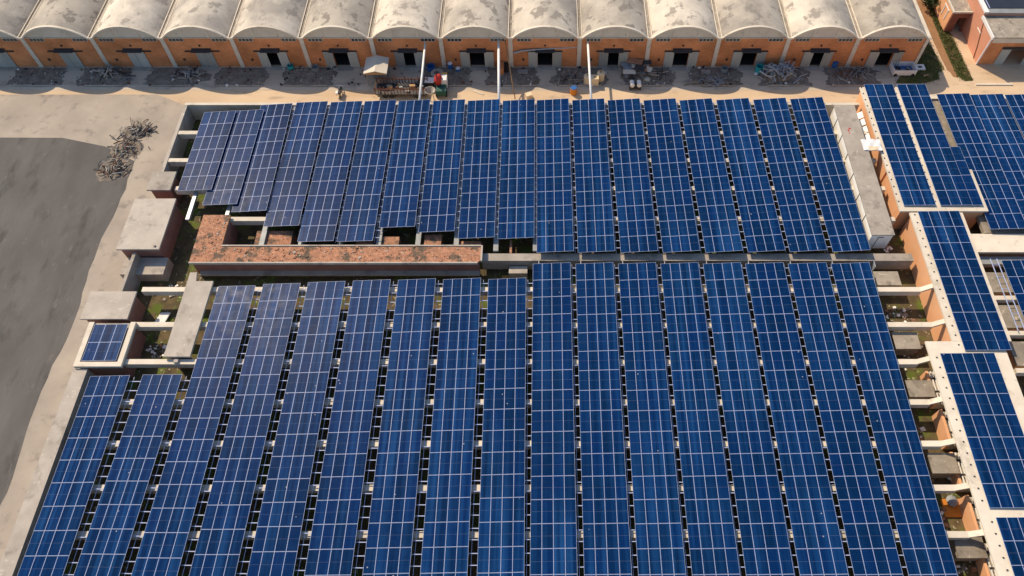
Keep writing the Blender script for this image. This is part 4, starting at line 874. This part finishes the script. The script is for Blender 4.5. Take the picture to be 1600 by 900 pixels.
# ---------------------------------------------------------------- grass and shrubs
def inside(p, poly):
    c = False; n = len(poly)
    for i in range(n):
        a, b_ = poly[i], poly[i-1]
        if (a[1] > p[1]) != (b_[1] > p[1]) and p[0] < (b_[0]-a[0])*(p[1]-a[1])/(b_[1]-a[1]) + a[0]: c = not c
    return c
gp = [pxpoly([(1447, 0), (1462, 5), (1470, 25), (1490, 62), (1508, 100), (1521, 126), (1508, 127), (1497, 120), (1478, 82), (1465, 50), (1455, 25)]), pxpoly([(1426, 101), (1448, 62), (1462, 84), (1476, 108), (1466, 114), (1468, 124), (1440, 131), (1400, 130), (1405, 121)])]
for q in gp: sheet('grass_verge', q, 0.012, 'grass')
r = random.Random(31); gm = MB()
for q in gp:
    xs_ = [a[0] for a in q]; ys_ = [a[1] for a in q]
    for i in range(9000):
        x, y = r.uniform(min(xs_), max(xs_)), r.uniform(min(ys_), max(ys_))
        if not inside((x + r.gauss(0, .35), y + r.gauss(0, .35)), q): continue
        a = r.uniform(0, 6.28); h = r.uniform(0.05, 0.2); s_ = r.uniform(0.02, 0.05)
        gm.poly([(x - s_*math.cos(a), y - s_*math.sin(a), 0.01), (x + s_*math.cos(a), y + s_*math.sin(a), 0.01), (x + r.uniform(-.08, .08), y + r.uniform(-.08, .08), h)])
tag(gm.build('grass', 'grass'), 'rough grass beside the last hangar and along the annex path', 'grass', kind='stuff')
def shrub(label, x, y, rx, h, seed, n=900):
    r = random.Random(seed); o = thing('shrub', label, 'shrub', (x, y, 0), 'shrubs in the left yard' if x < 0 else 'shrubs by the last hangar')
    st = MB()
    for i in range(4):
        a = r.uniform(0, 6.28); st.tube([(x, y, 0), (x + 0.3*rx*math.cos(a), y + 0.3*rx*math.sin(a), h*0.4), (x + 0.6*rx*math.cos(a), y + 0.6*rx*math.sin(a), h*0.75)], [0.09, 0.06, 0.02], 5)
    st.build('stem', 'bark', o)
    lf = MB(); cl_ = [(r.gauss(0, 0.45)*rx, r.gauss(0, 0.45)*rx, h*r.uniform(0.35, 0.85), r.uniform(0.25, 0.5)*rx) for _ in range(12)]
    for i in range(n):
        c = r.choice(cl_); d = Vector((r.gauss(0, 1), r.gauss(0, 1), r.gauss(0, 0.8))).normalized() * c[3] * r.uniform(0.5, 1)
        p = Vector((x + c[0], y + c[1], c[2])) + d
        if p.z < 0.05: p.z = 0.05
        u = Vector((r.gauss(0, 1), r.gauss(0, 1), r.gauss(0, 0.5))).normalized() * r.uniform(0.10, 0.24); v = u.cross(Vector((r.gauss(0, 1), r.gauss(0, 1), r.gauss(0, 1)))).normalized() * r.uniform(0.06, 0.14)
        lf.poly([p - u, p + v, p + u, p - v])
    lf.build('foliage', 'leaf', o); return o
shrub('dark green shrub at the top edge behind the last hangar', *W(1452, 8).to_tuple()[:2], 1.6, 2.2, 3)
# litter in the soil beds and along the hangar walls
r = random.Random(83); lt = MB()
for k in range(1, 14):
    for i in range(46):
        x = pilx(k) + r.uniform(-3.6, 4.0); y = 77.0 + 3.7*r.random(); sz = 0.035 + 0.16*r.random()**3
        a = r.uniform(0, 3.14); c, s_ = math.cos(a)*sz, math.sin(a)*sz; q = r.uniform(0.3, 1)
        b0 = [(x-c+s_*q, y-s_-c*q), (x+c+s_*q, y+s_-c*q), (x+c-s_*q, y+s_+c*q), (x-c-s_*q, y-s_+c*q)]
        lt.hexa([(p[0], p[1], 0.02) for p in b0] + [(x + (p[0]-x)*0.8, y + (p[1]-y)*0.8, 0.16 + sz*r.uniform(0.2, 0.7)) for p in b0], r.choice((0, 0, 0, 1, 2, 3, 4)))
tag(lt.build('litter', ['slab_grey', 'white', 'galv_dull', 'rust', 'black']), 'small litter and rubble strewn over the soil beds before the hangars', 'litter', kind='stuff')
